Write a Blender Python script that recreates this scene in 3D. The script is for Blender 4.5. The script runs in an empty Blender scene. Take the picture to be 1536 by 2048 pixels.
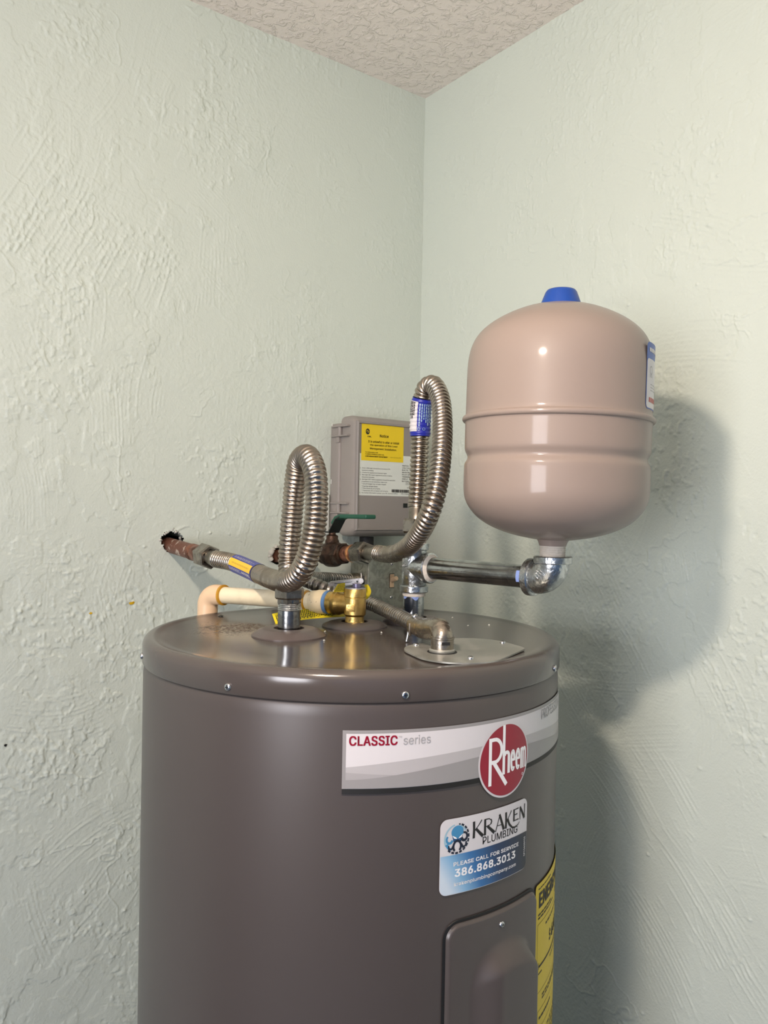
import bpy, bmesh, math, random
import numpy as np
from mathutils import Vector, Matrix, Quaternion, noise
from mathutils.geometry import tessellate_polygon
random.seed(7)
PI = math.pi
S = bpy.context.scene
COL = S.collection

# ------------------------------------------------------------------ camera
ZC = 1.62                                   # camera height above the floor
F_PX, PITCH, ROLL = 1610.0, 0.0064, -0.0187
_f = Vector((0, math.cos(PITCH), -math.sin(PITCH)))
_u = Vector((0, math.sin(PITCH), math.cos(PITCH)))
_r = Vector((1, 0, 0))
CR = _r * math.cos(ROLL) - _u * math.sin(ROLL)
CU = _u * math.cos(ROLL) + _r * math.sin(ROLL)
cam = bpy.data.cameras.new('camera')
cam.sensor_fit = 'AUTO'; cam.sensor_width = 36.0
cam.lens = F_PX * 36.0 / 2048.0
cam.clip_start = 0.01
camo = bpy.data.objects.new('camera', cam); COL.objects.link(camo)
camo.matrix_world = Matrix(((CR.x, CU.x, -_f.x, 0), (CR.y, CU.y, -_f.y, 0), (CR.z, CU.z, -_f.z, ZC), (0, 0, 0, 1)))
S.camera = camo
S.cycles.max_bounces = 7; S.cycles.diffuse_bounces = 5; S.cycles.glossy_bounces = 4

# ------------------------------------------------------------------ view, world, large lights
S.view_settings.view_transform = 'Standard'
S.view_settings.look = 'None'
S.view_settings.gamma = 1.0
S.view_settings.use_curve_mapping = False
S.view_settings.exposure = 0.64
W = bpy.data.worlds.new('sky'); S.world = W; W.use_nodes = True
W.node_tree.nodes['Background'].inputs[0].default_value = (0.55, 0.68, 0.9, 1)
W.node_tree.nodes['Background'].inputs[1].default_value = 0.6

# room frame: a = distance from the left wall, b = distance from the right wall
PSI = 0.929
CORNER = Vector((0.0657, 1.58, 0))
NL = Vector((math.cos(PSI), -math.sin(PSI), 0))
NR = Vector((-math.sin(PSI), -math.cos(PSI), 0))
ZUP = Vector((0, 0, 1))
ROOM_A, ROOM_B, ROOM_H = 2.9, 3.1, 2.42
def rm(a, b, zr=None, z=None):
    p = CORNER + NL * a + NR * b
    p.z = (ZC + zr) if z is None else z
    return p
def V(x, y, zr): return Vector((x, y, ZC + zr))
def at(px, py, d):
    r = _f + CR * ((px - 768) / F_PX) - CU * ((py - 1024) / F_PX)
    r *= d / r.y
    return Vector((r.x, r.y, r.z + ZC))

# a wide window in the wall behind the camera lets daylight in
WIN_A0, WIN_A1, WIN_Z0, WIN_Z1 = 1.25, 2.35, 0.90, 2.12
day = bpy.data.lights.new('window_daylight', 'AREA')
day.shape = 'RECTANGLE'; day.size = WIN_A1 - WIN_A0; day.size_y = WIN_Z1 - WIN_Z0
day.energy = 44.0; day.color = (0.95, 0.93, 0.98)
dayo = bpy.data.objects.new('window_daylight', day); COL.objects.link(dayo)
_x = NL; _z = NR; _y = _z.cross(_x)
_p = rm((WIN_A0 + WIN_A1) / 2, ROOM_B + 0.13, z=(WIN_Z0 + WIN_Z1) / 2)
dayo.matrix_world = Matrix(((_x.x, _y.x, _z.x, _p.x), (_x.y, _y.y, _z.y, _p.y), (_x.z, _y.z, _z.z, _p.z), (0, 0, 0, 1)))
LAMP_POS = V(-0.153, 0.290, 0.343)
LAMP_R = 0.019
LAMP_STRENGTH = 545.0

# ------------------------------------------------------------------ material helpers
def s2l(c):
    c /= 255.0
    return c / 12.92 if c <= 0.04045 else ((c + 0.055) / 1.055) ** 2.4
def rgb(r, g, b): return (s2l(r), s2l(g), s2l(b), 1.0)
class NT:
    def __init__(s, name):
        s.m = bpy.data.materials.new(name); s.m.use_nodes = True
        s.t = s.m.node_tree; s.b = s.t.nodes['Principled BSDF']; s.o = s.t.nodes['Material Output']
    def n(s, typ, **kw):
        n = s.t.nodes.new(typ)
        ins = kw.pop('ins', {})
        for k, v in kw.items(): setattr(n, k, v)
        for k, v in ins.items(): s.set(n.inputs[k], v)
        return n
    def set(s, sock, v):
        if isinstance(v, bpy.types.NodeSocket): s.t.links.new(v, sock)
        else: sock.default_value = v
    def math(s, op, a, b=0.0, c=None):
        n = s.n('ShaderNodeMath', operation=op); s.set(n.inputs[0], a); s.set(n.inputs[1], b)
        if c is not None: s.set(n.inputs[2], c)
        return n.outputs[0]
    def noise(s, vec, scale, detail=2.0, rough=0.5, dist=0.0):
        n = s.n('ShaderNodeTexNoise', ins={'Vector': vec, 'Scale': scale, 'Detail': detail, 'Roughness': rough, 'Distortion': dist})
        return n.outputs[0]
    def ramp(s, fac, lo, hi, v0=0.0, v1=1.0):
        n = s.n('ShaderNodeMapRange', interpolation_type='SMOOTHSTEP', ins={'Value': fac, 'From Min': lo, 'From Max': hi, 'To Min': v0, 'To Max': v1})
        return n.outputs[0]
    def mix(s, fac, a, b):
        n = s.n('ShaderNodeMix', data_type='RGBA'); s.set(n.inputs[0], fac); s.set(n.inputs[6], a); s.set(n.inputs[7], b)
        return n.outputs[2]
    def coord(s): return s.n('ShaderNodeTexCoord').outputs['Object']
    def scale(s, vec, sc):
        n = s.n('ShaderNodeVectorMath', operation='MULTIPLY'); s.set(n.inputs[0], vec); n.inputs[1].default_value = sc
        return n.outputs[0]
    def bump(s, height, dist=1.0, strength=1.0):
        n = s.n('ShaderNodeBump', ins={'Height': height, 'Distance': dist, 'Strength': strength})
        s.t.links.new(n.outputs[0], s.b.inputs['Normal'])
    def base(s, c): s.set(s.b.inputs['Base Color'], c)
    def p(s, **kw):
        for k, v in kw.items(): s.set(s.b.inputs[k.replace('_', ' ')], v)

def simple(name, col, rough=0.5, metal=0.0, var=0.06, vscale=40.0, bump=0.0, bscale=300.0, rvar=0.08, coat=0.0):
    t = NT(name); co = t.coord()
    f = t.noise(co, vscale, 3.0)
    dark = tuple(x * (1 - var * 2) for x in col[:3]) + (1,)
    lite = tuple(min(1, x * (1 + var)) for x in col[:3]) + (1,)
    t.base(t.mix(f, dark, lite))
    t.p(Metallic=metal, Roughness=rough)
    if coat: t.p(Coat_Weight=coat, Coat_Roughness=0.08)
    if bump: t.bump(t.noise(co, bscale, 3.0), bump)
    return t.m

def wall_material(name, colr, relief=1.0, seed=0.0):
    # the trowel relief is geometry; the material adds paint colour and fine grain
    t = NT(name); co = t.coord()
    t.bump(t.noise(co, 330.0, 1.0, 0.6), 0.00042 * relief)
    c2 = tuple(x * 0.965 for x in colr[:3]) + (1,)
    t.base(t.mix(t.noise(co, 2.2, 2.0), c2, colr))
    t.p(Roughness=0.52, Specular_IOR_Level=0.35)
    return t.m

def ceiling_material():
    t = NT('ceiling_paint'); co = t.coord()
    k = t.noise(co, 62.0, 4.0, 0.6, 0.7)
    h = t.ramp(k, 0.46, 0.66, 0.0, 0.0016)
    h = t.math('ADD', h, t.math('MULTIPLY', t.noise(co, 200.0, 2.0), 0.0005))
    t.bump(h, 1.0)
    t.base(rgb(234, 225, 217)); t.p(Roughness=0.75)
    return t.m

def heater_material():
    t = NT('heater_enamel'); co = t.coord()
    base = rgb(77, 70, 67)
    f = t.noise(co, 9.0, 3.0)
    t.base(t.mix(f, rgb(74, 67, 64), base))
    t.p(Roughness=0.34)
    t.p(Specular_IOR_Level=0.55)
    return t.m

def heater_top_material(cx, cy):
    # glossy enamel with a rusty dried-water stain and grime on the back left of the cover
    t = NT('heater_top_enamel'); co = t.coord()
    d = t.n('ShaderNodeVectorMath', operation='DISTANCE'); t.set(d.inputs[0], co); d.inputs[1].default_value = (cx, cy, ZC - 0.146)
    nz = t.noise(co, 30.0, 4.0, 0.6)
    dd = t.math('ADD', d.outputs['Value'], t.math('MULTIPLY', t.math('SUBTRACT', nz, 0.5), 0.09))
    m = t.math('MULTIPLY', t.ramp(dd, 0.02, 0.055, 1.0, 0.0), t.ramp(t.noise(co, 260.0, 3.0), 0.40, 0.60))
    ring = t.math('MULTIPLY', t.ramp(dd, 0.04, 0.075, 0.6, 0.0), t.ramp(t.noise(co, 600.0, 2.0), 0.60, 0.66))
    m = t.math('MAXIMUM', m, ring)
    c = t.mix(t.noise(co, 9.0, 3.0), rgb(77, 70, 66), rgb(81, 74, 70))
    c = t.mix(t.math('MULTIPLY', m, 0.42), c, rgb(112, 84, 48))
    t.base(c)
    t.p(Roughness=t.math('ADD', 0.17, t.math('MULTIPLY', m, 0.5)))
    t.p(Specular_IOR_Level=0.6)
    t.bump(t.noise(co, 4.5, 1.0), 0.0015)
    return t.m

def metal_blotch(name, c1, c2, r1, r2, scale=25.0, bump=0.0, bscale=120.0, metal=1.0, lo=0.4, hi=0.62, dist=0.5):
    t = NT(name); co = t.coord()
    f = t.ramp(t.noise(co, scale, 4.0, 0.6, dist), lo, hi)
    t.base(t.mix(f, c1, c2)); t.p(Metallic=metal, Roughness=t.math('ADD', t.math('MULTIPLY', f, r2 - r1), r1))
    if bump: t.bump(t.noise(co, bscale, 3.0), bump)
    return t.m

M = {}
M['wall'] = wall_material('mint_wall_plaster', (0.595, 0.645, 0.570, 1), 1.0, 0.0)
M['wall2'] = wall_material('mint_wall_plaster_right', (0.595, 0.645, 0.570, 1), 1.0, 4.3)
M['ceiling'] = ceiling_material()
M['far_wall'] = simple('blue_bounce_wall', rgb(78, 112, 152), 0.6, var=0.03, vscale=3)  # unseen walls; blue tone invented to darken and cool the bounced fill
M['floor'] = simple('grey_floor', rgb(84, 94, 108), 0.6, var=0.08, vscale=6)  # unseen floor, toned grey-blue for the same weak cool bounce
M['hole'] = simple('hole_dark', rgb(30, 27, 24), 0.9)
M['plaster'] = simple('crumbled_plaster', rgb(196, 194, 184), 0.9, bump=0.001)
M['heater'] = heater_material()
M['heater_top'] = heater_top_material(-0.172, 0.945)
M['flange'] = simple('flange_grey', rgb(92, 83, 80), 0.34, var=0.02)
M['flange_rubber'] = simple('flange_dark_grey', rgb(80, 75, 73), 0.45, var=0.03)
M['black'] = simple('black_rubber', rgb(22, 21, 21), 0.6)
M['screw'] = simple('zinc_screw', rgb(205, 205, 205), 0.25, 1.0)
M['plate'] = metal_blotch('bare_steel_plate', rgb(166, 166, 158), rgb(184, 183, 176), 0.36, 0.46, 30, metal=0.7)
t_ = NT('beige_enamel'); t_.base(t_.mix(t_.noise(t_.coord(), 6.0, 2.0), rgb(139, 125, 116), rgb(144, 129, 119))); t_.p(Roughness=0.5, Specular_IOR_Level=0.25, Coat_Weight=0.40, Coat_Roughness=0.11, Coat_IOR=1.45); M['tank'] = t_.m
M['blue_cap'] = simple('blue_plastic', rgb(18, 66, 148), 0.38, var=0.03)
M['steel'] = metal_blotch('stainless_hose', rgb(176, 166, 154), rgb(150, 140, 128), 0.24, 0.34, 20)
M['cuff'] = metal_blotch('stainless_cuff', rgb(150, 143, 132), rgb(128, 122, 112), 0.3, 0.42, 30)
M['nut'] = metal_blotch('plated_nut', rgb(156, 149, 139), rgb(116, 109, 100), 0.26, 0.4, 45, bump=0.0004)
M['galv'] = metal_blotch('galvanized_iron', rgb(206, 209, 209), rgb(160, 164, 164), 0.24, 0.36, 60, bump=0.0010, bscale=160)
M['pipe'] = metal_blotch('galvanized_pipe', rgb(178, 180, 178), rgb(132, 134, 132), 0.18, 0.28, 18, bump=0.0003)
M['dope'] = simple('pipe_dope', rgb(214, 205, 192), 0.6, var=0.1, bump=0.001)
M['dope_blue'] = simple('blue_pipe_dope', rgb(128, 150, 206), 0.55, var=0.12, bump=0.001)
M['dope_black'] = simple('black_dope_smear', rgb(24, 30, 40), 0.3)
M['brass'] = metal_blotch('cast_brass', rgb(220, 186, 112), rgb(204, 166, 92), 0.34, 0.40, 70, bump=0.0002, bscale=900)
M['brass_bright'] = simple('turned_brass', rgb(232, 196, 120), 0.2, 1.0)
M['oldbrass'] = metal_blotch('tarnished_brass', rgb(80, 60, 47), rgb(46, 36, 31), 0.45, 0.65, 60, bump=0.0012, metal=0.75)
M['copper'] = metal_blotch('tarnished_copper', rgb(150, 100, 80), rgb(92, 60, 46), 0.4, 0.6, 55, bump=0.0008, metal=0.7)
M['copper_paint'] = metal_blotch('copper_with_paint', rgb(116, 74, 58), rgb(190, 170, 155), 0.5, 0.65, 90, bump=0.001, metal=0.35, lo=0.56, hi=0.62)
M['solder'] = simple('bright_copper', rgb(216, 150, 96), 0.3, 0.9)
M['cpvc'] = metal_blotch('cpvc_cream', rgb(240, 226, 192), rgb(226, 212, 178), 0.35, 0.45, 25, metal=0.0)
M['cpvc_dirty'] = metal_blotch('cpvc_dirty', rgb(214, 198, 164), rgb(120, 100, 72), 0.4, 0.6, 110, metal=0.0, lo=0.62, hi=0.7)
M['elbow_pvc'] = simple('cpvc_peach', rgb(232, 198, 160), 0.4, var=0.02)
M['glue'] = simple('amber_cement', rgb(196, 142, 34), 0.3)
M['tape'] = simple('blue_thread_sealant', rgb(92, 134, 186), 0.5)
M['tag'] = simple('yellow_tag', rgb(236, 214, 40), 0.5, var=0.03)
M['ink'] = simple('black_ink', rgb(26, 24, 22), 0.6)
M['lever'] = simple('stamped_steel_lever', rgb(186, 184, 182), 0.35, 0.9, bump=0.0005, bscale=900)
M['washer'] = simple('purple_washer', rgb(120, 116, 140), 0.35, 0.6)
M['green'] = simple('green_vinyl', rgb(18, 78, 58), 0.4)
M['dark_steel'] = simple('dark_lever_steel', rgb(52, 56, 54), 0.4, 0.7)
M['conduit'] = metal_blotch('flex_conduit', rgb(168, 164, 158), rgb(134, 130, 124), 0.26, 0.38, 40)
M['diecast'] = metal_blotch('die_cast_zinc', rgb(176, 166, 152), rgb(136, 128, 116), 0.27, 0.4, 45, bump=0.0006)
M['greybox'] = simple('grey_plastic', rgb(146, 139, 133), 0.5, var=0.025, vscale=12)
M['greylid'] = simple('grey_plastic_lid', rgb(136, 130, 125), 0.48, var=0.02, vscale=12)
M['yellow'] = simple('yellow_sticker', rgb(222, 192, 20), 0.45, var=0.02)
M['whitelabel'] = simple('pale_label', rgb(206, 210, 202), 0.45, var=0.02)
M['steelbox'] = metal_blotch('galvanized_box', rgb(168, 168, 158), rgb(146, 148, 138), 0.42, 0.5, 90, lo=0.4, hi=0.6, metal=0.8)
M['toggle'] = simple('ivory_toggle', rgb(206, 178, 146), 0.4)
M['white'] = simple('white_vinyl', rgb(206, 202, 203), 0.3, var=0.01)
M['white_ink'] = simple('white_ink', rgb(240, 238, 238), 0.35, var=0.01)
M['silver_print'] = simple('silver_print', rgb(146, 143, 142), 0.3, var=0.02)
M['grey_print'] = simple('grey_print', rgb(176, 172, 172), 0.3, var=0.01)
M['grey_print2'] = simple('mid_grey_print', rgb(162, 158, 158), 0.3, var=0.01)
M['grey_text'] = simple('grey_letters', rgb(160, 158, 158), 0.4)
M['red'] = simple('crimson_print', rgb(142, 16, 42), 0.28, var=0.01)
M['navy'] = simple('navy_print', rgb(18, 26, 46), 0.35)
M['midblue'] = simple('steel_blue_print', rgb(66, 134, 176), 0.35)
M['paleblue'] = simple('pale_blue_print', rgb(150, 182, 196), 0.35)
M['deepblue'] = simple('deep_blue_print', rgb(32, 78, 122), 0.35)
M['hoseblue'] = simple('blue_film', rgb(36, 44, 150), 0.35)
M['yellowprint'] = simple('golden_film', rgb(250, 204, 46), 0.4)
M['bluerim'] = simple('label_blue', rgb(52, 92, 170), 0.4)
M['redtext'] = simple('red_letters', rgb(190, 90, 80), 0.5)
M['yellowspeck'] = simple('yellow_speck', rgb(214, 172, 20), 0.5)
M['white_plastic'] = simple('white_plastic', rgb(226, 228, 220), 0.4)
M['wood'] = simple('white_trim', rgb(228, 226, 220), 0.45)
t_ = NT('lit_globe'); t_.base((1, 1, 1, 1)); t_.p(Emission_Color=(1.0, 0.83, 0.69, 1), Emission_Strength=LAMP_STRENGTH); M['globe'] = t_.m
def grad_material():
    t = NT('banner_print')
    a = t.n('ShaderNodeAttribute', attribute_name='print'); t.base(a.outputs['Color']); t.p(Roughness=0.32)
    return t.m
M['banner'] = grad_material()

# ------------------------------------------------------------------ object helpers
def link(o, parent):
    COL.objects.link(o)
    if parent is not None:
        o.parent = parent
        o.matrix_parent_inverse = parent.matrix_world.inverted()
def mob(name, verts, faces, mat, parent=None, smooth=35.0):
    me = bpy.data.meshes.new(name)
    me.from_pydata([tuple(v) for v in verts], [], faces)
    me.validate(); me.update()
    me.materials.append(M[mat] if isinstance(mat, str) else mat)
    if smooth:
        me.shade_smooth(); me.set_sharp_from_angle(angle=math.radians(smooth))
    o = bpy.data.objects.new(name, me)
    link(o, parent)
    return o
def bmob(name, bm, mat, parent=None, smooth=35.0):
    bmesh.ops.recalc_face_normals(bm, faces=bm.faces[:])
    me = bpy.data.meshes.new(name); bm.to_mesh(me); bm.free()
    me.materials.append(M[mat] if isinstance(mat, str) else mat)
    if smooth:
        me.shade_smooth(); me.set_sharp_from_angle(angle=math.radians(smooth))
    o = bpy.data.objects.new(name, me); link(o, parent); return o
def thing(name, label, cat, loc, group=None):
    o = bpy.data.objects.new(name, None); o.empty_display_size = 0.05
    o.location = loc; COL.objects.link(o)
    o.matrix_world = Matrix.Translation(loc)
    o['label'] = label; o['category'] = cat
    if group: o['group'] = group
    return o
def frame(axis, hint=None):
    z = Vector(axis).normalized()
    h = Vector(hint) if hint is not None else (Vector((0, 0, 1)) if abs(z.z) < 0.9 else Vector((1, 0, 0)))
    x = (h - z * h.dot(z)).normalized()
    return x, z.cross(x), z
def lathe_vf(prof, origin, axis, n=48, hint=None, phase=0.0):
    x, y, z = frame(axis, hint); vs = []; fs = []; rings = []
    o = Vector(origin)
    for r, h in prof:
        if r < 1e-7: rings.append([len(vs)]); vs.append(o + z * h)
        else:
            base = len(vs)
            for i in range(n):
                a = 2 * PI * i / n + phase
                vs.append(o + z * h + (x * math.cos(a) + y * math.sin(a)) * r)
            rings.append(list(range(base, base + n)))
    for A, B in zip(rings, rings[1:]):
        for i in range(n):
            j = (i + 1) % n
            if len(A) == 1 and len(B) == 1: continue
            if len(A) == 1: fs.append((A[0], B[j], B[i]))
            elif len(B) == 1: fs.append((A[i], A[j], B[0]))
            else: fs.append((A[i], A[j], B[j], B[i]))
    return vs, fs
def lathe(name, prof, origin, axis, mat, parent=None, n=48, smooth=35.0, hint=None, phase=0.0):
    vs, fs = lathe_vf(prof, origin, axis, n, hint, phase)
    return mob(name, vs, fs, mat, parent, smooth)
def cyl(name, p0, p1, r, mat, parent=None, n=40, ch=0.0, r2=None, smooth=35.0, phase=0.0, hint=None):
    p0 = Vector(p0); p1 = Vector(p1); L = (p1 - p0).length
    r2 = r if r2 is None else r2
    prof = [(0, 0), (r - ch, 0), (r, ch), (r2, L - ch), (r2 - ch, L), (0, L)] if ch else [(0, 0), (r, 0), (r2, L), (0, L)]
    return lathe(name, prof, p0, p1 - p0, mat, parent, n, smooth, hint, phase)
def hexnut(name, p0, p1, r, mat, parent=None, phase=0.3, hole=None, n=6):
    p0 = Vector(p0); p1 = Vector(p1); L = (p1 - p0).length; c = min(0.15 * L, 0.003)
    hr = hole if hole else 0
    prof = [(hr, 0), (r * 0.9, 0), (r, c), (r, L - c), (r * 0.9, L), (hr, L)]
    if hole: prof = [(hr, L * 0.55)] + [(hr, 0)] + prof[1:] + [(hr, L * 0.45)]
    o = lathe(name, prof, p0, p1 - p0, mat, parent, n, 20.0, None, phase)
    return o
def box(name, size, mtx, mat, parent=None, bev=0.0, seg=2, smooth=35.0):
    bm = bmesh.new(); bmesh.ops.create_cube(bm, size=1.0)
    for v in bm.verts: v.co = Vector((v.co.x * size[0], v.co.y * size[1], v.co.z * size[2]))
    if bev: bmesh.ops.bevel(bm, geom=bm.edges[:], offset=bev, segments=seg, affect='EDGES', profile=0.5)
    for v in bm.verts: v.co = mtx @ v.co
    return bmob(name, bm, mat, parent, smooth)
def axes(x, y, z, o):
    return Matrix(((x[0], y[0], z[0], o[0]), (x[1], y[1], z[1], o[1]), (x[2], y[2], z[2], o[2]), (0, 0, 0, 1)))
def catmull(P, per=24):
    P = [Vector(p) for p in P]; out = []
    Q = [P[0] * 2 - P[1]] + P + [P[-1] * 2 - P[-2]]
    for i in range(1, len(Q) - 2):
        p0, p1, p2, p3 = Q[i - 1:i + 3]
        for k in range(per):
            t = k / per
            out.append(0.5 * ((2 * p1) + (p2 - p0) * t + (2 * p0 - 5 * p1 + 4 * p2 - p3) * t * t + (3 * p1 - p0 - 3 * p2 + p3) * t ** 3))
    out.append(P[-1].copy()); return out
class Path:
    def __init__(s, pts, per=24, smooth_it=3):
        q = catmull(pts, per)
        s.p = q; s.L = [0.0]
        for a, b in zip(q, q[1:]): s.L.append(s.L[-1] + (b - a).length)
        s.len = s.L[-1]
        # resample evenly and smooth
        n = int(s.len / 0.0007) + 2
        s.q = [s._raw(s.len * i / (n - 1)) for i in range(n)]
        s.n = n; s.tan = []; s.nx = []
        for i in range(n):
            s.tan.append((s.q[min(n - 1, i + 2)] - s.q[max(0, i - 2)]).normalized())
        x, y, z = frame(s.tan[0])
        for i in range(n):
            if i: x = (x - s.tan[i] * x.dot(s.tan[i])).normalized()
            s.nx.append(x.copy())
    def _raw(s, d):
        import bisect
        i = min(max(bisect.bisect_right(s.L, d) - 1, 0), len(s.p) - 2)
        l = s.L[i + 1] - s.L[i]
        return s.p[i].lerp(s.p[i + 1], (d - s.L[i]) / l if l > 1e-9 else 0)
    def at(s, d):
        f = min(max(d / s.len, 0), 1) * (s.n - 1); i = min(int(f), s.n - 2); t = f - i
        tn = s.tan[i].lerp(s.tan[i + 1], t).normalized(); x = s.nx[i].lerp(s.nx[i + 1], t); x = (x - tn * x.dot(tn)).normalized()
        return s.q[i].lerp(s.q[i + 1], t), x, tn.cross(x), tn
    def sur(s, d, th, r):
        p, x, y, t = s.at(d); return p + (x * math.cos(th) + y * math.sin(th)) * r
    def theta_of(s, d, direction):
        p, x, y, t = s.at(d); dv = Vector(direction); return math.atan2(dv.dot(y), dv.dot(x))
def tube(name, path, s0, s1, rfun, step, mat, parent=None, n=32, smooth=70.0, caps=False):
    k = max(2, int(round((s1 - s0) / step)) + 1); vs = []; fs = []
    for i in range(k):
        d = s0 + (s1 - s0) * i / (k - 1); r = rfun(d)
        p, x, y, t = path.at(d)
        for j in range(n):
            a = 2 * PI * j / n; vs.append(p + (x * math.cos(a) + y * math.sin(a)) * r)
    for i in range(k - 1):
        for j in range(n):
            m = (j + 1) % n; fs.append((i * n + j, i * n + m, (i + 1) * n + m, (i + 1) * n + j))
    if caps: fs.append(tuple(range(n))[::-1]); fs.append(tuple((k - 1) * n + j for j in range(n)))
    return mob(name, vs, fs, mat, parent, smooth)
def join_vf(*parts):
    V_, F_ = [], []
    for v, f in parts:
        o = len(V_); V_ += v; F_ += [tuple(i + o for i in t) for t in f]
    return V_, F_

# ---- flat print: 2D shapes that are then laid on a curved or flat surface
_txt_cache = {}
def _load_font():
    # Blender's own bundled grotesque; falls back to the built-in face
    try:
        import os
        p = os.path.join(bpy.utils.system_resource('DATAFILES'), 'fonts', 'Inter.woff2')
        return bpy.data.fonts.load(p) if os.path.exists(p) else None
    except Exception:
        return None
FONT = _load_font()
def text2d(s, offset=0.0, spacing=1.0):
    key = (s, offset, spacing)
    if key not in _txt_cache:
        c = bpy.data.curves.new('lettering', 'FONT'); c.body = s; c.size = 1.0; c.resolution_u = 3; c.space_character = spacing * (1 + 1.6 * offset)
        if FONT: c.font = FONT
        o = bpy.data.objects.new('lettering', c); COL.objects.link(o)
        dg = bpy.context.evaluated_depsgraph_get()
        me = bpy.data.meshes.new_from_object(o.evaluated_get(dg))
        vs = [(v.co.x, v.co.y) for v in me.vertices]; fs = [tuple(p.vertices) for p in me.polygons]
        if offset:                       # bold: the same letters overprinted with tiny shifts
            n0 = len(vs); base = list(vs); bf = list(fs); vs = []; fs = []
            sh = [(-1, -0.5), (1, -0.5), (-1, 0.5), (1, 0.5), (0, 0)]
            for q, (ax_, ay_) in enumerate(sh):
                vs += [(x + ax_ * offset, y + ay_ * offset) for x, y in base]; fs += [tuple(i + q * n0 for i in t) for t in bf]
        bpy.data.objects.remove(o); bpy.data.curves.remove(c); bpy.data.meshes.remove(me)
        _txt_cache[key] = (vs, fs)
    return _txt_cache[key]
class Flat:
    def __init__(s): s.v = []; s.f = []
    def add(s, vs, fs):
        o = len(s.v); s.v += [tuple(v) for v in vs]; s.f += [tuple(i + o for i in t) for t in fs]
    def rect(s, x0, y0, x1, y1): s.add([(x0, y0), (x1, y0), (x1, y1), (x0, y1)], [(0, 1, 2, 3)])
    def poly(s, pts):
        tr = tessellate_polygon([[Vector((p[0], p[1], 0)) for p in pts]])
        fs = []
        for t in tr:
            a, b, c = [pts[i] for i in t]
            cr = (b[0] - a[0]) * (c[1] - a[1]) - (b[1] - a[1]) * (c[0] - a[0])
            fs.append(tuple(t) if cr > 0 else tuple(t)[::-1])
        s.add(pts, fs)
    def disc(s, cx, cy, rx, ry=None, n=48):
        ry = rx if ry is None else ry
        s.poly([(cx + rx * math.cos(2 * PI * i / n), cy + ry * math.sin(2 * PI * i / n)) for i in range(n)])
    def stroke(s, pts, w0, w1=None):
        w1 = w0 if w1 is None else w1; n = len(pts); L = []; Rr = []
        for i, p in enumerate(pts):
            a = pts[max(0, i - 1)]; b = pts[min(n - 1, i + 1)]
            dx, dy = b[0] - a[0], b[1] - a[1]; l = math.hypot(dx, dy) or 1
            w = (w0 + (w1 - w0) * i / (n - 1)) / 2
            L.append((p[0] - dy / l * w, p[1] + dx / l * w)); Rr.append((p[0] + dy / l * w, p[1] - dx / l * w))
        s.add(Rr + L, [(i, i + 1, n + i + 1, n + i) for i in range(n - 1)])
    def arc(s, cx, cy, rx, ry, a0, a1, w0, w1=None, n=20):
        s.stroke([(cx + rx * math.cos(a0 + (a1 - a0) * i / n), cy + ry * math.sin(a0 + (a1 - a0) * i / n)) for i in range(n + 1)], w0, w1)
    def text(s, t, x0, y0, x1, y1, offset=0.0, keep=False, rot=0, spacing=1.0):
        vs, fs = text2d(t, offset, spacing)
        if not vs: return
        ax = min(v[0] for v in vs); bx = max(v[0] for v in vs); ay = min(v[1] for v in vs); by = max(v[1] for v in vs)
        if rot == 0:
            sx = (x1 - x0) / (bx - ax); sy = (y1 - y0) / (by - ay)
            if keep: sx = sy = min(sx, sy)
            s.add([(x0 + (v[0] - ax) * sx, y0 + (v[1] - ay) * sy) for v in vs], fs)
        elif rot == 90:
            sx = (y1 - y0) / (bx - ax); sy = (x1 - x0) / (by - ay)
            s.add([(x1 - (v[1] - ay) * sy, y0 + (v[0] - ax) * sx) for v in vs], fs)
        else:
            sx = (x1 - x0) / (bx - ax); sy = (y1 - y0) / (by - ay)
            s.add([(x1 - (v[0] - ax) * sx, y1 - (v[1] - ay) * sy) for v in vs], fs)
    def rrect(s, x0, y0, x1, y1, r, n=8):
        pts = []
        for cx, cy, a in ((x1 - r, y1 - r, 0), (x0 + r, y1 - r, PI / 2), (x0 + r, y0 + r, PI), (x1 - r, y0 + r, 1.5 * PI)):
            pts += [(cx + r * math.cos(a + PI / 2 * i / n), cy + r * math.sin(a + PI / 2 * i / n)) for i in range(n + 1)]
        s.poly(pts)
    def bars(s, x0, y0, x1, y1, rows, seed, fill=0.5, vertical=False):
        rr = random.Random(seed)
        for k in range(rows):
            if not vertical:
                h = (y1 - y0) / rows; ya = y1 - h * (k + 1) + h * (1 - fill) / 2; yb = ya + h * fill; x = x0
                end = x1 - (x1 - x0) * rr.random() * 0.3
                while x < end:
                    w = (x1 - x0) * rr.uniform(0.05, 0.16); s.rect(x, ya, min(x + w, x1), yb); x += w + (x1 - x0) * 0.025
            else:
                h = (x1 - x0) / rows; xa = x0 + h * k + h * (1 - fill) / 2; xb = xa + h * fill; y = y0 + (y1 - y0) * rr.random() * 0.15
                while y < y1:
                    w = (y1 - y0) * rr.uniform(0.08, 0.25); s.rect(xa, y, xb, min(y + w, y1)); y += w + (y1 - y0) * 0.04
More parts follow.
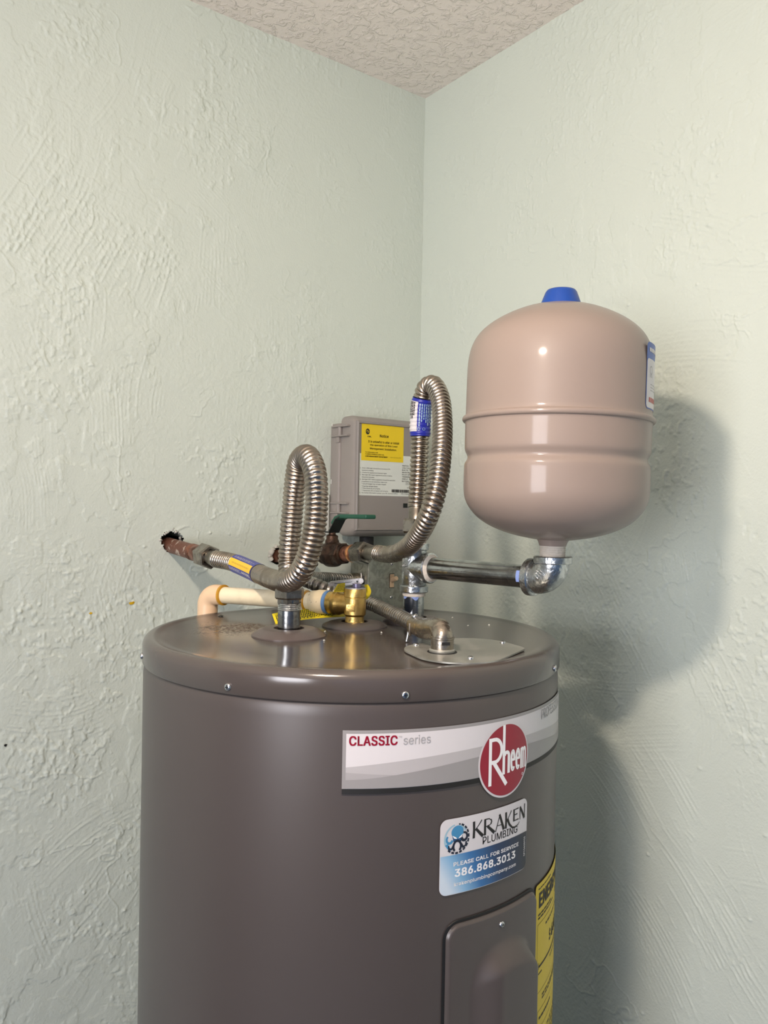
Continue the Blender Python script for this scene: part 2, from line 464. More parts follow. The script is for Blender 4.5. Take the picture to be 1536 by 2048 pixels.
    def refine(s, mx):
        bm = bmesh.new()
        vv = [bm.verts.new((v[0], v[1], 0)) for v in s.v]
        for f in s.f:
            try: bm.faces.new([vv[i] for i in f])
            except ValueError: pass
        for _ in range(7):
            es = [e for e in bm.edges if e.calc_length() > mx]
            if not es: break
            bmesh.ops.subdivide_edges(bm, edges=es, cuts=1, use_grid_fill=True)
            bmesh.ops.triangulate(bm, faces=[f for f in bm.faces if len(f.verts) > 4])
        bm.verts.index_update()
        s.v = [(v.co.x, v.co.y) for v in bm.verts]; s.f = [tuple(x.index for x in f.verts) for f in bm.faces]; bm.free()
        return s
    def lay(s, name, mapper, off, mat, parent, refine=0.005):
        if refine: s.refine(refine)
        return mob(name, [mapper(x, y, off) for x, y in s.v], s.f, mat, parent, 60.0)

# ================================================================== THE SETTING
def wall_grid(name, mat, length, x_dir, n_dir, origin, z0, z1, holes=(), opening=None, depth=0.10):
    """a wall slab in its own frame: local x along the wall, local y into the room, local z up"""
    mtx = axes(x_dir, n_dir, (0, 0, 1), origin)
    bm = bmesh.new()
    def loop(pts):
        vs = [bm.verts.new((p[0], 0, p[1])) for p in pts]
        return [bm.edges.new((vs[i], vs[(i + 1) % len(vs)])) for i in range(len(vs))], vs
    if opening:
        o0, o1, oh = opening
        outer = [(0, z0), (o0, z0), (o0, oh), (o1, oh), (o1, z0), (length, z0), (length, z1), (0, z1)]
    else:
        outer = [(0, z0), (length, z0), (length, z1), (0, z1)]
    es, vs = loop(outer); hv = []
    for h in holes:
        e, v = loop(h); es += e; hv.append(v)
    bmesh.ops.triangle_fill(bm, use_beauty=True, use_dissolve=False, edges=es)
    front = bm.faces[:]
    ex = bmesh.ops.extrude_face_region(bm, geom=front)
    for g in ex['geom']:
        if isinstance(g, bmesh.types.BMVert): g.co.y = -depth
    o = bmob(name, bm, mat, None, 0)
    o.matrix_world = mtx; o['kind'] = 'structure'
    return o, mtx
rr = random.Random(3)
def blob(cx, cz, r, n=22, jag=0.16, sq=1.0):
    return [(cx + r * (1 + rr.uniform(-jag, jag)) * math.cos(2 * PI * i / n), cz + sq * r * (1 + rr.uniform(-jag, jag)) * math.sin(2 * PI * i / n)) for i in range(n)]
H1 = (0.5010, ZC - 0.0610); H2 = (0.3095, ZC - 0.0870)
def lattice(seed): return np.random.default_rng(seed).random((256, 256)).astype(np.float32)
def vnoise(x, y, seed):
    T_ = lattice(seed); xi = np.floor(x).astype(np.int64); yi = np.floor(y).astype(np.int64)
    fx = (x - xi).astype(np.float32); fy = (y - yi).astype(np.float32)
    fx = fx * fx * fx * (fx * (fx * 6 - 15) + 10); fy = fy * fy * fy * (fy * (fy * 6 - 15) + 10)
    xi &= 255; yi &= 255; xj = (xi + 1) & 255; yj = (yi + 1) & 255
    a_ = T_[yi, xi] * (1 - fx) + T_[yi, xj] * fx; b_ = T_[yj, xi] * (1 - fx) + T_[yj, xj] * fx
    return a_ * (1 - fy) + b_ * fy
def fbm(x, y, seed, octv=4, gain=0.5):
    s_ = 0; a_ = 1.0; t_ = 0
    for k in range(octv): s_ = s_ + a_ * vnoise(x * 2 ** k + 17.3 * k, y * 2 ** k + 9.1 * k, seed + k); t_ += a_; a_ *= gain
    return s_ / t_
def sstep(a_, b_, v): t_ = np.clip((v - a_) / (b_ - a_), 0, 1); return t_ * t_ * (3 - 2 * t_)
def trowel_relief(U, Z, seed, fixed, nrand, u_rng, z_rng, res):
    """height of the hand-trowelled plaster: comb strokes, broken lips, crumbs and smooth islands"""
    g = random.Random(seed)
    wu = (fbm(U * 9, Z * 9, seed + 50, 3) - 0.5) * 0.030; wz = (fbm(U * 9, Z * 9, seed + 60, 3) - 0.5) * 0.030
    Uw = U + wu; Zw = Z + wz
    h = np.zeros_like(U)
    patches = list(fixed)
    for k in range(nrand):
        ang = g.gauss(1.57, 0.55) if g.random() < 0.75 else g.uniform(0, 3.14)
        patches.append((g.uniform(*u_rng), g.uniform(*z_rng), ang, g.uniform(0.02, 0.075), g.uniform(0.018, 0.05), g.uniform(150, 270), g.uniform(0.00006, 0.00026), g.uniform(-5, 5)))
    for k, (u0, z0, ang, ru, rv, fr, amp, curv) in enumerate(patches):
        m = (slice(max(0, int((z0 - 0.12 - z_rng[0]) / res)), max(0, int((z0 + 0.12 - z_rng[0]) / res))), slice(max(0, int((u0 - 0.12 - u_rng[0]) / res)), max(0, int((u0 + 0.12 - u_rng[0]) / res))))
        if U[m].size == 0: continue
        du = U[m] + 0.18 * wu[m] - u0; dz = Z[m] + 0.18 * wz[m] - z0
        al = du * math.cos(ang) + dz * math.sin(ang); pe = -du * math.sin(ang) + dz * math.cos(ang)
        pe = pe + curv * al * al * 0.5
        r2 = (al / ru) ** 2 + (pe / rv) ** 2 + (vnoise(al * 70 + 31 * k, pe * 70, seed + 3) - 0.5) * 1.1
        msk = sstep(1.0, 0.6, r2)
        q = pe * fr + 0.5 * vnoise(pe * fr * 0.6 + 3 * k, al * 14, seed + 4) + k * 3.7
        i = np.floor(q); fq = q - i - 0.5
        rg = np.exp(-(fq / 0.20) ** 2) * (0.15 + 1.5 * sstep(0.2, 0.9, vnoise(i * 7.31 + 50, al * 10 + 9 * k, seed + 5)))
        h[m] += msk * rg * amp * sstep(0.2, 0.5, vnoise(al * 20 + k, pe * 30, seed + 8) + 0.1)
        h[m] += sstep(1.0, 0.95, r2) * g.uniform(-0.0002, 0.0003)
    isl = fbm(Uw * 10, Zw * 10, seed + 11, 5, 0.6)
    h += sstep(0.500, 0.508, isl) * 0.00055 * sstep(0.40, 0.66, vnoise(U * 7, Z * 7, seed + 12))
    isl = fbm(Uw * 24, Zw * 17, seed + 21, 4, 0.62)
    h += sstep(0.560, 0.578, isl) * 0.00050 * sstep(0.46, 0.62, vnoise(U * 8, Z * 8, seed + 22))
    rid = np.abs(fbm(Uw * 6, Zw * 6, seed + 31, 5, 0.55) - 0.5)
    h += sstep(0.007, 0.0, rid) * 0.0009 * sstep(0.50, 0.62, vnoise(U * 9 + 5, Z * 9, seed + 32))
    cr = fbm(U * 150, Z * 120, seed + 41, 2, 0.6)
    h += sstep(0.55, 0.75, cr) * 0.0008 * sstep(0.52, 0.68, fbm(U * 9, Z * 9, seed + 42, 3))
    h += (fbm(U * 300, Z * 260, seed + 71, 1) - 0.5) * 0.00032 * (0.25 + sstep(0.42, 0.62, fbm(U * 6, Z * 6, seed + 72, 2)))
    h += (fbm(U * 14, Z * 14, seed + 81, 2) - 0.5) * 0.0010
    for k in range(46):                                  # stray blobs of plaster
        u0 = g.uniform(*u_rng); z0 = g.uniform(*z_rng); r0 = g.uniform(0.0020, 0.0036)
        m = (np.abs(U - u0) < 0.01) & (np.abs(Z - z0) < 0.01)
        h[m] += 0.0016 * np.exp(-((U[m] - u0) ** 2 + 1.8 * (Z[m] - z0) ** 2) / (r0 * r0 * 0.5))
    return h * 1.55
def plaster_wall(name, mat, length, x_dir, n_dir, origin, u0, u1, z0, z1, res, seed, fixed, nrand, holes=(), corner_u=0.0):
    o, mtx = wall_grid(name, mat, length, x_dir, n_dir, origin, 0, ROOM_H, [blob(c[0], c[1], r * 1.3) for c, r in holes])
    me0 = o.data; nv0 = len(me0.vertices)
    co0 = np.empty(nv0 * 3, np.float32); me0.vertices.foreach_get('co', co0); co0 = co0.reshape(-1, 3)
    co0[co0[:, 1] > -0.05, 1] = -0.0008
    f0 = [tuple(p.vertices) for p in me0.polygons]
    nu = int((u1 - u0) / res) + 1; nz = int((z1 - z0) / res) + 1
    u = np.linspace(u0, u1, nu); z = np.linspace(z0, z1, nz); U, Z = np.meshgrid(u, z)
    hh = trowel_relief(U, Z, seed, fixed, nrand, (u0, u1), (z0, z1), res)
    hh *= 0.45 + 0.55 * sstep(0.10, 0.48, np.abs(U - corner_u))          # smoother plaster towards the corner
    border = np.zeros_like(U, bool); border[0] = border[-1] = True; border[:, 0] = border[:, -1] = True
    far = (u1 - U) if abs(u0 - corner_u) < 0.01 else (U - u0)
    w = sstep(0.0, 0.04, np.minimum(far, Z - z0))
    Y = np.where(border, -0.0010, w * np.maximum(hh, -0.0004) - 0.0006 * (1 - w))
    keep = np.ones((nz - 1, nu - 1), bool)
    Uc = (U[:-1, :-1] + U[1:, 1:]) / 2; Zc_ = (Z[:-1, :-1] + Z[1:, 1:]) / 2
    for c, r in holes:
        ang = np.arctan2(Zc_ - c[1], Uc - c[0]); rad = np.hypot(Uc - c[0], Zc_ - c[1])
        keep &= rad > r * (1 + 0.22 * (vnoise(np.cos(ang) * 2.5 + 9, np.sin(ang) * 2.5 + 9, seed + 91) - 0.5) + 0.2 * (vnoise(np.cos(ang) * 9 + 40, np.sin(ang) * 9 + 40, seed + 92) - 0.5))
    idx = np.arange(nz * nu).reshape(nz, nu) + nv0
    q = np.stack([idx[:-1, :-1], idx[1:, :-1], idx[1:, 1:], idx[:-1, 1:]], -1)[keep]
    if Vector(x_dir).cross(Vector(n_dir)).z > 0: pass
    co = np.concatenate([co0, np.stack([U, Y, Z], -1).reshape(-1, 3).astype(np.float32)])
    me = bpy.data.meshes.new(name)
    lo = np.concatenate([np.array([i for f in f0 for i in f], np.int32), q.reshape(-1).astype(np.int32)])
    tot = np.concatenate([np.array([len(f) for f in f0], np.int32), np.full(len(q), 4, np.int32)])
    st_ = np.concatenate([[0], np.cumsum(tot)[:-1]]).astype(np.int32)
    me.vertices.add(len(co)); me.vertices.foreach_set('co', co.reshape(-1))
    me.loops.add(len(lo)); me.loops.foreach_set('vertex_index', lo)
    me.polygons.add(len(tot)); me.polygons.foreach_set('loop_start', st_)
    sm = np.ones(len(tot), bool); sm[:len(f0)] = False
    me.polygons.foreach_set('use_smooth', sm)
    me.update(calc_edges=True); me.validate()
    me.materials.append(M[mat]); o.data = me; bpy.data.meshes.remove(me0)
    return o, mtx
# strokes read off the photograph: (u, z, angle, half length, half width, comb frequency, depth, curvature)
strokesL = [(0.725, 2.060, 2.03, 0.110, 0.055, 122, 0.00050, 0), (0.668, 2.020, 2.03, 0.085, 0.050, 118, 0.00052, 0), (0.600, 1.985, 2.00, 0.065, 0.055, 122, 0.00048, 1), (0.545, 1.965, 1.85, 0.060, 0.035, 130, 0.00050, 2),
            (0.620, 2.095, 1.85, 0.030, 0.050, 130, 0.00030, 0), (0.446, 2.050, 1.60, 0.070, 0.036, 150, 0.00028, 0), (0.410, 2.030, 1.50, 0.060, 0.030, 150, 0.00028, 0), (0.440, 1.955, 1.6, 0.045, 0.035, 160, 0.00022, 0),
            (0.610, 1.900, 1.62, 0.055, 0.050, 160, 0.00034, 2), (0.560, 1.800, 1.7, 0.06, 0.05, 160, 0.00034, -3), (0.690, 1.880, 1.6, 0.05, 0.035, 160, 0.0003, 3), (0.600, 1.740, 1.5, 0.05, 0.05, 170, 0.00034, 2),
            (0.310, 1.900, 1.6, 0.07, 0.05, 170, 0.00024, 2), (0.260, 1.800, 1.5, 0.07, 0.04, 170, 0.00024, 2), (0.655, 1.300, 3.0, 0.09, 0.05, 150, 0.00030, 6), (0.640, 1.120, 2.6, 0.08, 0.05, 150, 0.0003, -4), (0.60, 1.02, 2.3, 0.08, 0.05, 150, 0.0003, 3)]
strokesR = [(-0.62, 1.10, 0.85, 0.10, 0.07, 150, 0.00034, 2), (-0.545, 1.00, 0.85, 0.11, 0.06, 150, 0.00034, 2), (-0.48, 1.20, 0.80, 0.08, 0.06, 160, 0.00030, 3), (-0.69, 1.02, 0.8, 0.09, 0.06, 140, 0.00034, 0), (-0.56, 1.22, 0.9, 0.08, 0.05, 150, 0.00030, 2),
            (-0.60, 1.85, 0.1, 0.09, 0.05, 150, 0.00030, 2), (-0.66, 1.95, 0.25, 0.08, 0.05, 150, 0.00030, -2), (-0.60, 2.02, 0.45, 0.08, 0.05, 150, 0.00028, 2), (-0.50, 1.42, 0.95, 0.09, 0.06, 150, 0.00030, 2), (-0.445, 1.50, 1.0, 0.08, 0.06, 150, 0.00030, 2), (-0.40, 1.35, 0.9, 0.08, 0.05, 160, 0.00030, 0), (-0.50, 2.15, 0.5, 0.08, 0.06, 150, 0.00022, 3), (-0.65, 1.40, 1.0, 0.08, 0.05, 160, 0.0003, 2)]
wl, WL = plaster_wall('wall_left', 'wall', ROOM_B, NR, NL, CORNER, -0.004, 0.785, 0.78, ROOM_H + 0.004, 0.00150, 101, strokesL, 260, [(H1, 0.0180), (H2, 0.0160)])
# right wall frame: local x runs towards the corner, so u = -distance from the corner
wr, WR = plaster_wall('wall_right', 'wall2', ROOM_A, -NL, NR, CORNER + NL * ROOM_A, ROOM_A - 0.735, ROOM_A + 0.004, 0.78, ROOM_H + 0.004, 0.00150, 202, [(ROOM_A + q_[0],) + q_[1:] for q_ in strokesR], 220, corner_u=ROOM_A)
wb, WB = wall_grid('wall_back', 'far_wall', ROOM_A, NL, -NR, CORNER + NR * ROOM_B, 0, ROOM_H, [[(WIN_A0, WIN_Z0), (WIN_A1, WIN_Z0), (WIN_A1, WIN_Z1), (WIN_A0, WIN_Z1)]])
ws, WS = wall_grid('wall_side', 'far_wall', ROOM_B, -NR, -NL, CORNER + NL * ROOM_A + NR * ROOM_B, 0, ROOM_H)
def slab(name, mat, z0, z1, e=0.1):
    vs = [rm(a, b, z=z) for z in (z0, z1) for a, b in ((-e, -e), (ROOM_A + e, -e), (ROOM_A + e, ROOM_B + e), (-e, ROOM_B + e))]
    fs = [(3, 2, 1, 0), (4, 5, 6, 7), (0, 1, 5, 4), (1, 2, 6, 5), (2, 3, 7, 6), (3, 0, 4, 7)]
    o = mob(name, vs, fs, mat, None, 0); o['kind'] = 'structure'; return o
slab('floor', 'floor', -0.1, 0.0)
slab('ceiling', 'ceiling', ROOM_H, ROOM_H + 0.1)
# window frame with mullions
def frame_bars(name, bars):
    bm = bmesh.new()
    for a0, a1, z0, z1 in bars:
        vs = [bm.verts.new(rm(a, b, z=z)) for z in (z0, z1) for a, b in ((a0, ROOM_B - 0.012), (a1, ROOM_B - 0.012), (a1, ROOM_B + 0.06), (a0, ROOM_B + 0.06))]
        for f in ((3, 2, 1, 0), (4, 5, 6, 7), (0, 1, 5, 4), (1, 2, 6, 5), (2, 3, 7, 6), (3, 0, 4, 7)): bm.faces.new([vs[i] for i in f])
    o = bmob(name, bm, 'wood', None, 0); o['kind'] = 'structure'; return o
frame_bars('window_1', [(WIN_A0, WIN_A0 + 0.04, WIN_Z0, WIN_Z1), (WIN_A1 - 0.04, WIN_A1, WIN_Z0, WIN_Z1), (WIN_A0, WIN_A1, WIN_Z0, WIN_Z0 + 0.04), (WIN_A0, WIN_A1, WIN_Z1 - 0.04, WIN_Z1)])
# crumbled plaster round the two pipe holes, dark cavity behind them
def chunk(name, p, r, mat, parent, seed, flat=1.0):
    bm = bmesh.new(); bmesh.ops.create_icosphere(bm, subdivisions=2, radius=r)
    for v in bm.verts:
        n = noise.noise(v.co * (1.3 / r) + Vector((seed * 3.1, seed, 0)))
        v.co *= 1 + 0.55 * n; v.co.z *= flat; v.co += Vector(p)
    return bmob(name, bm, mat, parent, 50)
for (hb, hz, r) in ((H1[0], H1[1] - ZC, 0.0195), (H2[0], H2[1] - ZC, 0.0165)):
    c = rm(-0.055, hb, hz)
    o = lathe('hole_cavity', [(0, -0.046), (r * 1.25, -0.046), (r * 1.25, 0.05)], c, NL, 'hole', wl, 20)
for k in range(26):
    ang = rr.uniform(0.1, 3.6); rad = 0.0195 * rr.uniform(0.78, 1.06)
    chunk('plaster_crumb', rm(rr.uniform(-0.012, 0.0015), H1[0] + rad * math.cos(ang), H1[1] - ZC + rad * math.sin(ang)), rr.uniform(0.0009, 0.0026), 'plaster', wl, k)
for k, (db, dz, r) in enumerate(((0.015, 0.004, 0.0052), (0.012, 0.010, 0.0042), (0.015, -0.006, 0.0044), (0.006, 0.015, 0.0036), (0.0175, -0.001, 0.0030))):
    chunk('plaster_lump', rm(0.002, H2[0] + db, H2[1] - ZC + dz), r, 'plaster', wl, 40 + k)
# small paint specks on the left wall
for k, (b, z, r, mt) in enumerate(((0.566, -0.1556, 0.0042, 'yellowspeck'), (0.5635, -0.1548, 0.0026, 'yellowspeck'), (0.6272, -0.1672, 0.0030, 'yellowspeck'), (0.7428, -0.3465, 0.0030, 'ink'))):
    f = Flat(); f.poly([(r * rr.uniform(0.5, 1.1) * math.cos(i * PI / 7), 0.7 * r * rr.uniform(0.5, 1.1) * math.sin(i * PI / 7)) for i in range(14)])
    f.lay('paint_speck', lambda x, y, o_, b=b, z=z: rm(0.0021, b + x, z + y), 0, mt, wl, None)

# ================================================================== WATER HEATER
AX = Vector((-0.0333, 0.938, 0)); R = 0.235
ZT = -0.146                                         # flat top of the cover, relative to the camera
def hpos(phi, zr, off=0.0):
    return Vector((AX.x + (R + off) * math.sin(phi), AX.y - (R + off) * math.cos(phi), ZC + zr))
def cmap(phi0, z0):
    return lambda x, y, off: hpos(phi0 + x / R, z0 + y, off)
H = thing('water_heater', 'tall grey-brown cylindrical water heater standing in the room corner', 'water heater', (AX.x, AX.y, 0))
axb = Vector((AX.x, AX.y, 0))
lathe('base_pan', [(0, 0.0), (R - 0.02, 0.0), (R - 0.02, 0.03), (R - 0.004, 0.034), (0, 0.034)], axb, ZUP, 'black', H, 96)
zb = ZC - 0.168
lathe('body', [(R - 0.003, 0.03), (R - 0.0015, 0.034), (R - 0.0008, zb - 0.018)] + [(R - 0.0008 - 0.0026 * (1 - math.cos(i / 8 * PI / 2)), zb - 0.018 + 0.0130 * math.sin(i / 8 * PI / 2)) for i in range(1, 9)] + [(R - 0.006, zb - 0.003), (R - 0.006, zb + 0.01)], axb, ZUP, 'heater', H, 256, 40)
zs = ZC - 0.1724; zt = ZC + ZT; rc = R + 0.0006
pr = [(rc - 0.004, zs + 0.001), (rc - 0.001, zs), (rc, zs + 0.0015)]
pr += [(rc, zt - 0.0085)]
for i in range(1, 13):
    a = i / 12 * PI / 2; pr.append((rc - 0.0085 * (1 - math.cos(a)), zt - 0.0085 + 0.0100 * math.sin(a)))
pr += [(rc - 0.012, zt + 0.0014), (rc - 0.016, zt + 0.0008), (rc - 0.022, zt + 0.0001), (rc - 0.06, zt + 0.0), (rc - 0.12, zt + 0.0), (0, zt + 0.0)]
top_cover = lathe('top_cover', pr, axb, ZUP, 'heater_top', H, 256, 50)

def pan_screw(p, n, r, h, parent, hint=None, name='screw'):
    x, y, z = frame(n, hint); p = Vector(p)
    prof = [(r * 1.0, 0.0), (r * 0.98, h * 0.45), (r * 0.82, h * 0.85), (r * 0.5, h), (0, h)]
    s = lathe(name, prof, p, n, 'screw', parent, 24, 60)
    cross = []
    a0 = rr.uniform(0, 1.5)
    for k in range(2):
        u = x * math.cos(a0 + k * PI / 2) + y * math.sin(a0 + k * PI / 2); w = z.cross(u)
        q = p + z * (h + 0.00006)
        vs = [q + u * sx * r * 0.55 + w * sy * r * 0.13 for sx, sy in ((-1, -1), (1, -1), (1, 1), (-1, 1))]
        cross.append((vs, [(0, 1, 2, 3)]))
    v, f = join_vf(*cross)
    mob('driver_slot', v, f, 'black', s, 0)
    return s
for phi in (-1.2331 - 0.03, -0.4605, 0.2356, 1.1576 - 0.01, 1.95, -2.0, 2.7, -2.7):
    n = Vector((math.sin(phi), -math.cos(phi), 0))
    pan_screw(hpos(phi, -0.1655, 0.0005), n, 0.0036, 0.0022, H)

def flange(px, py, r_out, r_mid, r_hole, h, mat, name='pipe_flange'):
    o = V(px, py, ZT)
    pf = [(r_out, 0.0), (r_out, 0.0012), (r_out * 0.965, 0.0024), (r_mid + 0.004, h * 0.78), (r_mid, h * 0.95), (r_mid - 0.003, h), (r_hole, h), (r_hole, 0.0004), (0, 0.0004)]
    fo = lathe(name, pf[:7] + [(r_hole, 0.0008)], o, ZUP, mat, H, 64, 45)
    lathe('flange_opening', [(r_hole, 0.0010), (0, 0.0010)], o, ZUP, 'black', fo, 40, 0)
N1 = (-0.1040, 0.9010); TP = (-0.0333, 0.9790); N2 = (0.040, 1.024)
flange(*N1, 0.0415, 0.030, 0.0172, 0.0085, 'flange')
flange(*TP, 0.0395, 0.029, 0.0165, 0.0062, 'flange_rubber')
flange(*N2, 0.0400, 0.029, 0.0172, 0.0068, 'flange')

# junction cover plate, teardrop shaped
def hull_round(pts_r, n=14):
    out = []
    m = len(pts_r)
    allp = []
    for (x, y, r) in pts_r:
        for i in range(64):
            a = 2 * PI * i / 64; allp.append((x + r * math.cos(a), y + r * math.sin(a)))
    allp = sorted(set(allp))
    def half(ps):
        h = []
        for p in ps:
            while len(h) > 1 and (h[-1][0] - h[-2][0]) * (p[1] - h[-2][1]) - (h[-1][1] - h[-2][1]) * (p[0] - h[-2][0]) <= 0: h.pop()
            h.append(p)
        return h[:-1]
    return half(allp) + half(allp[::-1])
pts = hull_round([(0.0670, 0.8140, 0.0440), (0.0960, 0.8480, 0.0420), (0.1290, 0.8340, 0.0190), (0.0760, 0.7900, 0.0440)])
bm = bmesh.new()
vs = [bm.verts.new(V(p[0], p[1], ZT + 0.0010)) for p in pts]; bm.faces.new(vs)
ex = bmesh.ops.extrude_face_region(bm, geom=bm.faces[:])
for g in ex['geom']:
    if isinstance(g, bmesh.types.BMVert): g.co.z += 0.0016
plate = bmob('junction_cover', bm, 'plate', H, 30)
for (x, y) in ((0.0359, 0.8354), (0.0852, 0.7672), (0.1295, 0.8607)):
    pan_screw(V(x, y, ZT + 0.0026), ZUP, 0.0032, 0.0024, plate)
lathe('knockout_hole', [(0.0150, 0), (0.0150, 0.0003), (0, 0.0003)], V(0.0605, 0.8010, ZT + 0.0026), ZUP, 'black', plate, 32, 0)

# ---- long brand label with round badge
Wb = 1.37 * R
def labelpart(name, base_flat, m, off, mat):
    return base_flat.lay(name, m, off, mat, H)
m0 = cmap(0.0, -0.2520)
f = Flat(); f.rect(0.0008, 0.0, Wb, 0.0560)
brand = f.lay('brand_label', m0, 0.0003, 'silver_print', H)
brand['label'] = 'long grey and white brand label wrapped round the heater'
f = Flat(); f.rect(0.0008, 0.0, Wb, 0.0046); f.lay('black_stripe', m0, 0.0005, 'ink', brand)
f = Flat(); f.rect(0.0040, 0.0120, Wb - 0.004, 0.0530); f.lay('white_field', m0, 0.0005, 'white', brand)
def band(ylo, yhi, n=40):
    a = [(0.0040 + (Wb - 0.008) * i / n, ylo(i / n)) for i in range(n + 1)]
    b = [(0.0040 + (Wb - 0.008) * i / n, yhi(i / n)) for i in range(n + 1)]
    fl = Flat(); fl.add(a + b, [(i, i + 1, n + 2 + i, n + 1 + i) for i in range(n)]); return fl
band(lambda t: 0.0048, lambda t: 0.0235 + 0.010 * math.sin(PI * t) ** 1.0).lay('grey_swoosh', m0, 0.0006, 'grey_print', brand)
band(lambda t: 0.0050, lambda t: 0.0190 - 0.007 * math.sin(PI * t)).lay('grey_swoosh', m0, 0.0007, 'grey_print2', brand)
band(lambda t: 0.0050, lambda t: 0.0125 + 0.0125 * math.sin(PI * t) ** 1.5).lay('grey_swoosh', m0, 0.0008, 'silver_print', brand)
f = Flat(); f.text('CLASSIC', 0.0065, 0.0425, 0.0492, 0.0512, offset=0.024); f.lay('lettering', m0, 0.0009, 'red', brand)
f = Flat(); f.text('series', 0.0545, 0.0425, 0.0800, 0.0505); f.text('TM', 0.0500, 0.0490, 0.0530, 0.0505); f.lay('lettering', m0, 0.0009, 'grey_text', brand)
f = Flat(); f.text('PROFESSIONAL', 0.2290, 0.0415, 0.3080, 0.0520); f.lay('lettering', m0, 0.0009, 'grey_text', brand)
# badge
bR = 0.0352
mb = cmap(0.7037, -0.2363)
f = Flat(); f.disc(0, 0, bR, n=72); badge = f.lay('brand_badge', mb, 0.0010, 'white', H)
badge['label'] = 'round crimson badge with white lettering'
f = Flat(); f.disc(0, 0, bR * 0.945, n=72); f.lay('red_disc', mb, 0.0012, 'red', badge)
f = Flat(); k = bR
def P(*q): return [(x * k, y * k) for x, y in q]
f.stroke(P((-0.60, -0.60), (-0.60, 0.66)), 0.105 * k)
f.stroke(P((-0.60, 0.61), (-0.44, 0.61)), 0.10 * k)
f.arc(-0.44 * k, 0.31 * k, 0.255 * k, 0.30 * k, PI / 2, -PI / 2, 0.10 * k)
f.stroke(P((-0.60, 0.01), (-0.44, 0.01)), 0.10 * k)
f.stroke(P((-0.47, 0.0), (0.02, -0.66)), 0.115 * k)
f.stroke(P((-0.095, -0.38), (-0.095, 0.945)), 0.10 * k)
# h
f.arc(0.02 * k, 0.10 * k, 0.085 * k, 0.10 * k, PI * 0.95, 0.0, 0.095 * k); f.stroke(P((0.105, -0.37), (0.105, 0.10)), 0.10 * k)
for ex_ in (0.275, 0.495):
    f.arc(ex_ * k, -0.065 * k, 0.065 * k, 0.255 * k, 0.10, 2 * PI - 0.75, 0.085 * k, n=28)
    f.stroke(P((ex_ - 0.06, -0.05), (ex_ + 0.10, -0.05)), 0.07 * k)
mx = 0.648
f.stroke(P((mx, -0.36), (mx, 0.20)), 0.075 * k)
for q in (0, 1):
    cx = mx + 0.042 + q * 0.104
    f.arc(cx * k, 0.10 * k, 0.045 * k, 0.085 * k, PI, 0.0, 0.07 * k); f.stroke(P((cx + 0.05, -0.36), (cx + 0.05, 0.10)), 0.065 * k)
f.arc(0.72 * k, -0.52 * k, 0.03 * k, 0.03 * k, 0, 2 * PI, 0.012 * k)
f.lay('lettering', mb, 0.0014, 'white_ink', badge)

# ---- plumber's sticker
sw, sh = 0.1110, 0.0690
ms = cmap(0.3880, -0.3495)
f = Flat(); f.rrect(0, 0, sw, sh, 0.0075); stk = f.lay('service_sticker', ms, 0.0003, 'white', H)
stk['label'] = 'white and blue plumbing service sticker'
f = Flat(); r_ = 0.0072; dv = 0.0360
pts = [(0.0005, dv), (0.0005, r_)] + [(r_ - (r_ - 0.0005) * math.cos(PI / 2 * i / 8), r_ - (r_ - 0.0005) * math.sin(PI / 2 * i / 8)) for i in range(9)]
pts += [(sw - r_ + (r_ - 0.0005) * math.sin(PI / 2 * i / 8), r_ - (r_ - 0.0005) * math.cos(PI / 2 * i / 8)) for i in range(9)] + [(sw - 0.0005, dv)]
f.poly(pts); f.refine(0.004)
banner = f.lay('blue_banner', ms, 0.0005, 'banner', stk, None)
ca = banner.data.color_attributes.new('print', 'FLOAT_COLOR', 'POINT')
stops = [(0.0, rgb(196, 208, 218)), (0.16, rgb(128, 172, 204)), (0.34, rgb(50, 106, 160)), (0.6, rgb(26, 52, 88)), (1.0, rgb(20, 24, 36))]
def grad(t):
    for (a, c0), (b, c1) in zip(stops, stops[1:]):
        if t <= b: u = (t - a) / (b - a); return tuple(c0[i] * (1 - u) + c1[i] * u for i in range(3)) + (1,)
    return stops[-1][1]
for i, (x, y) in enumerate(f.v):
    ca.data[i].color = grad(min(1, max(0, x / sw + (0.036 - 0.036 + y - 0.02) * 7.0 * (1 - x / sw) * 0.9)))
f = Flat()
def slab_text(fl, s, x0, y0, x1, y1, off):
    fl.text(s, x0, y0, x1, y1, offset=off)
slab_text(f, 'PLEASE CALL FOR SERVICE', 0.0140, 0.0255, 0.0965, 0.0292, 0.028)
slab_text(f, '386.868.3013', 0.0155, 0.0155, 0.0915, 0.0228, 0.030)
slab_text(f, 'krakenplumbingcompany.com', 0.0150, 0.0065, 0.0925, 0.0108, 0.02)
f.text('CFC1428933', sw - 0.0058, 0.0125, sw - 0.0030, 0.0315, rot=90, offset=0.02)
f.lay('lettering', ms, 0.0007, 'white_ink', stk)
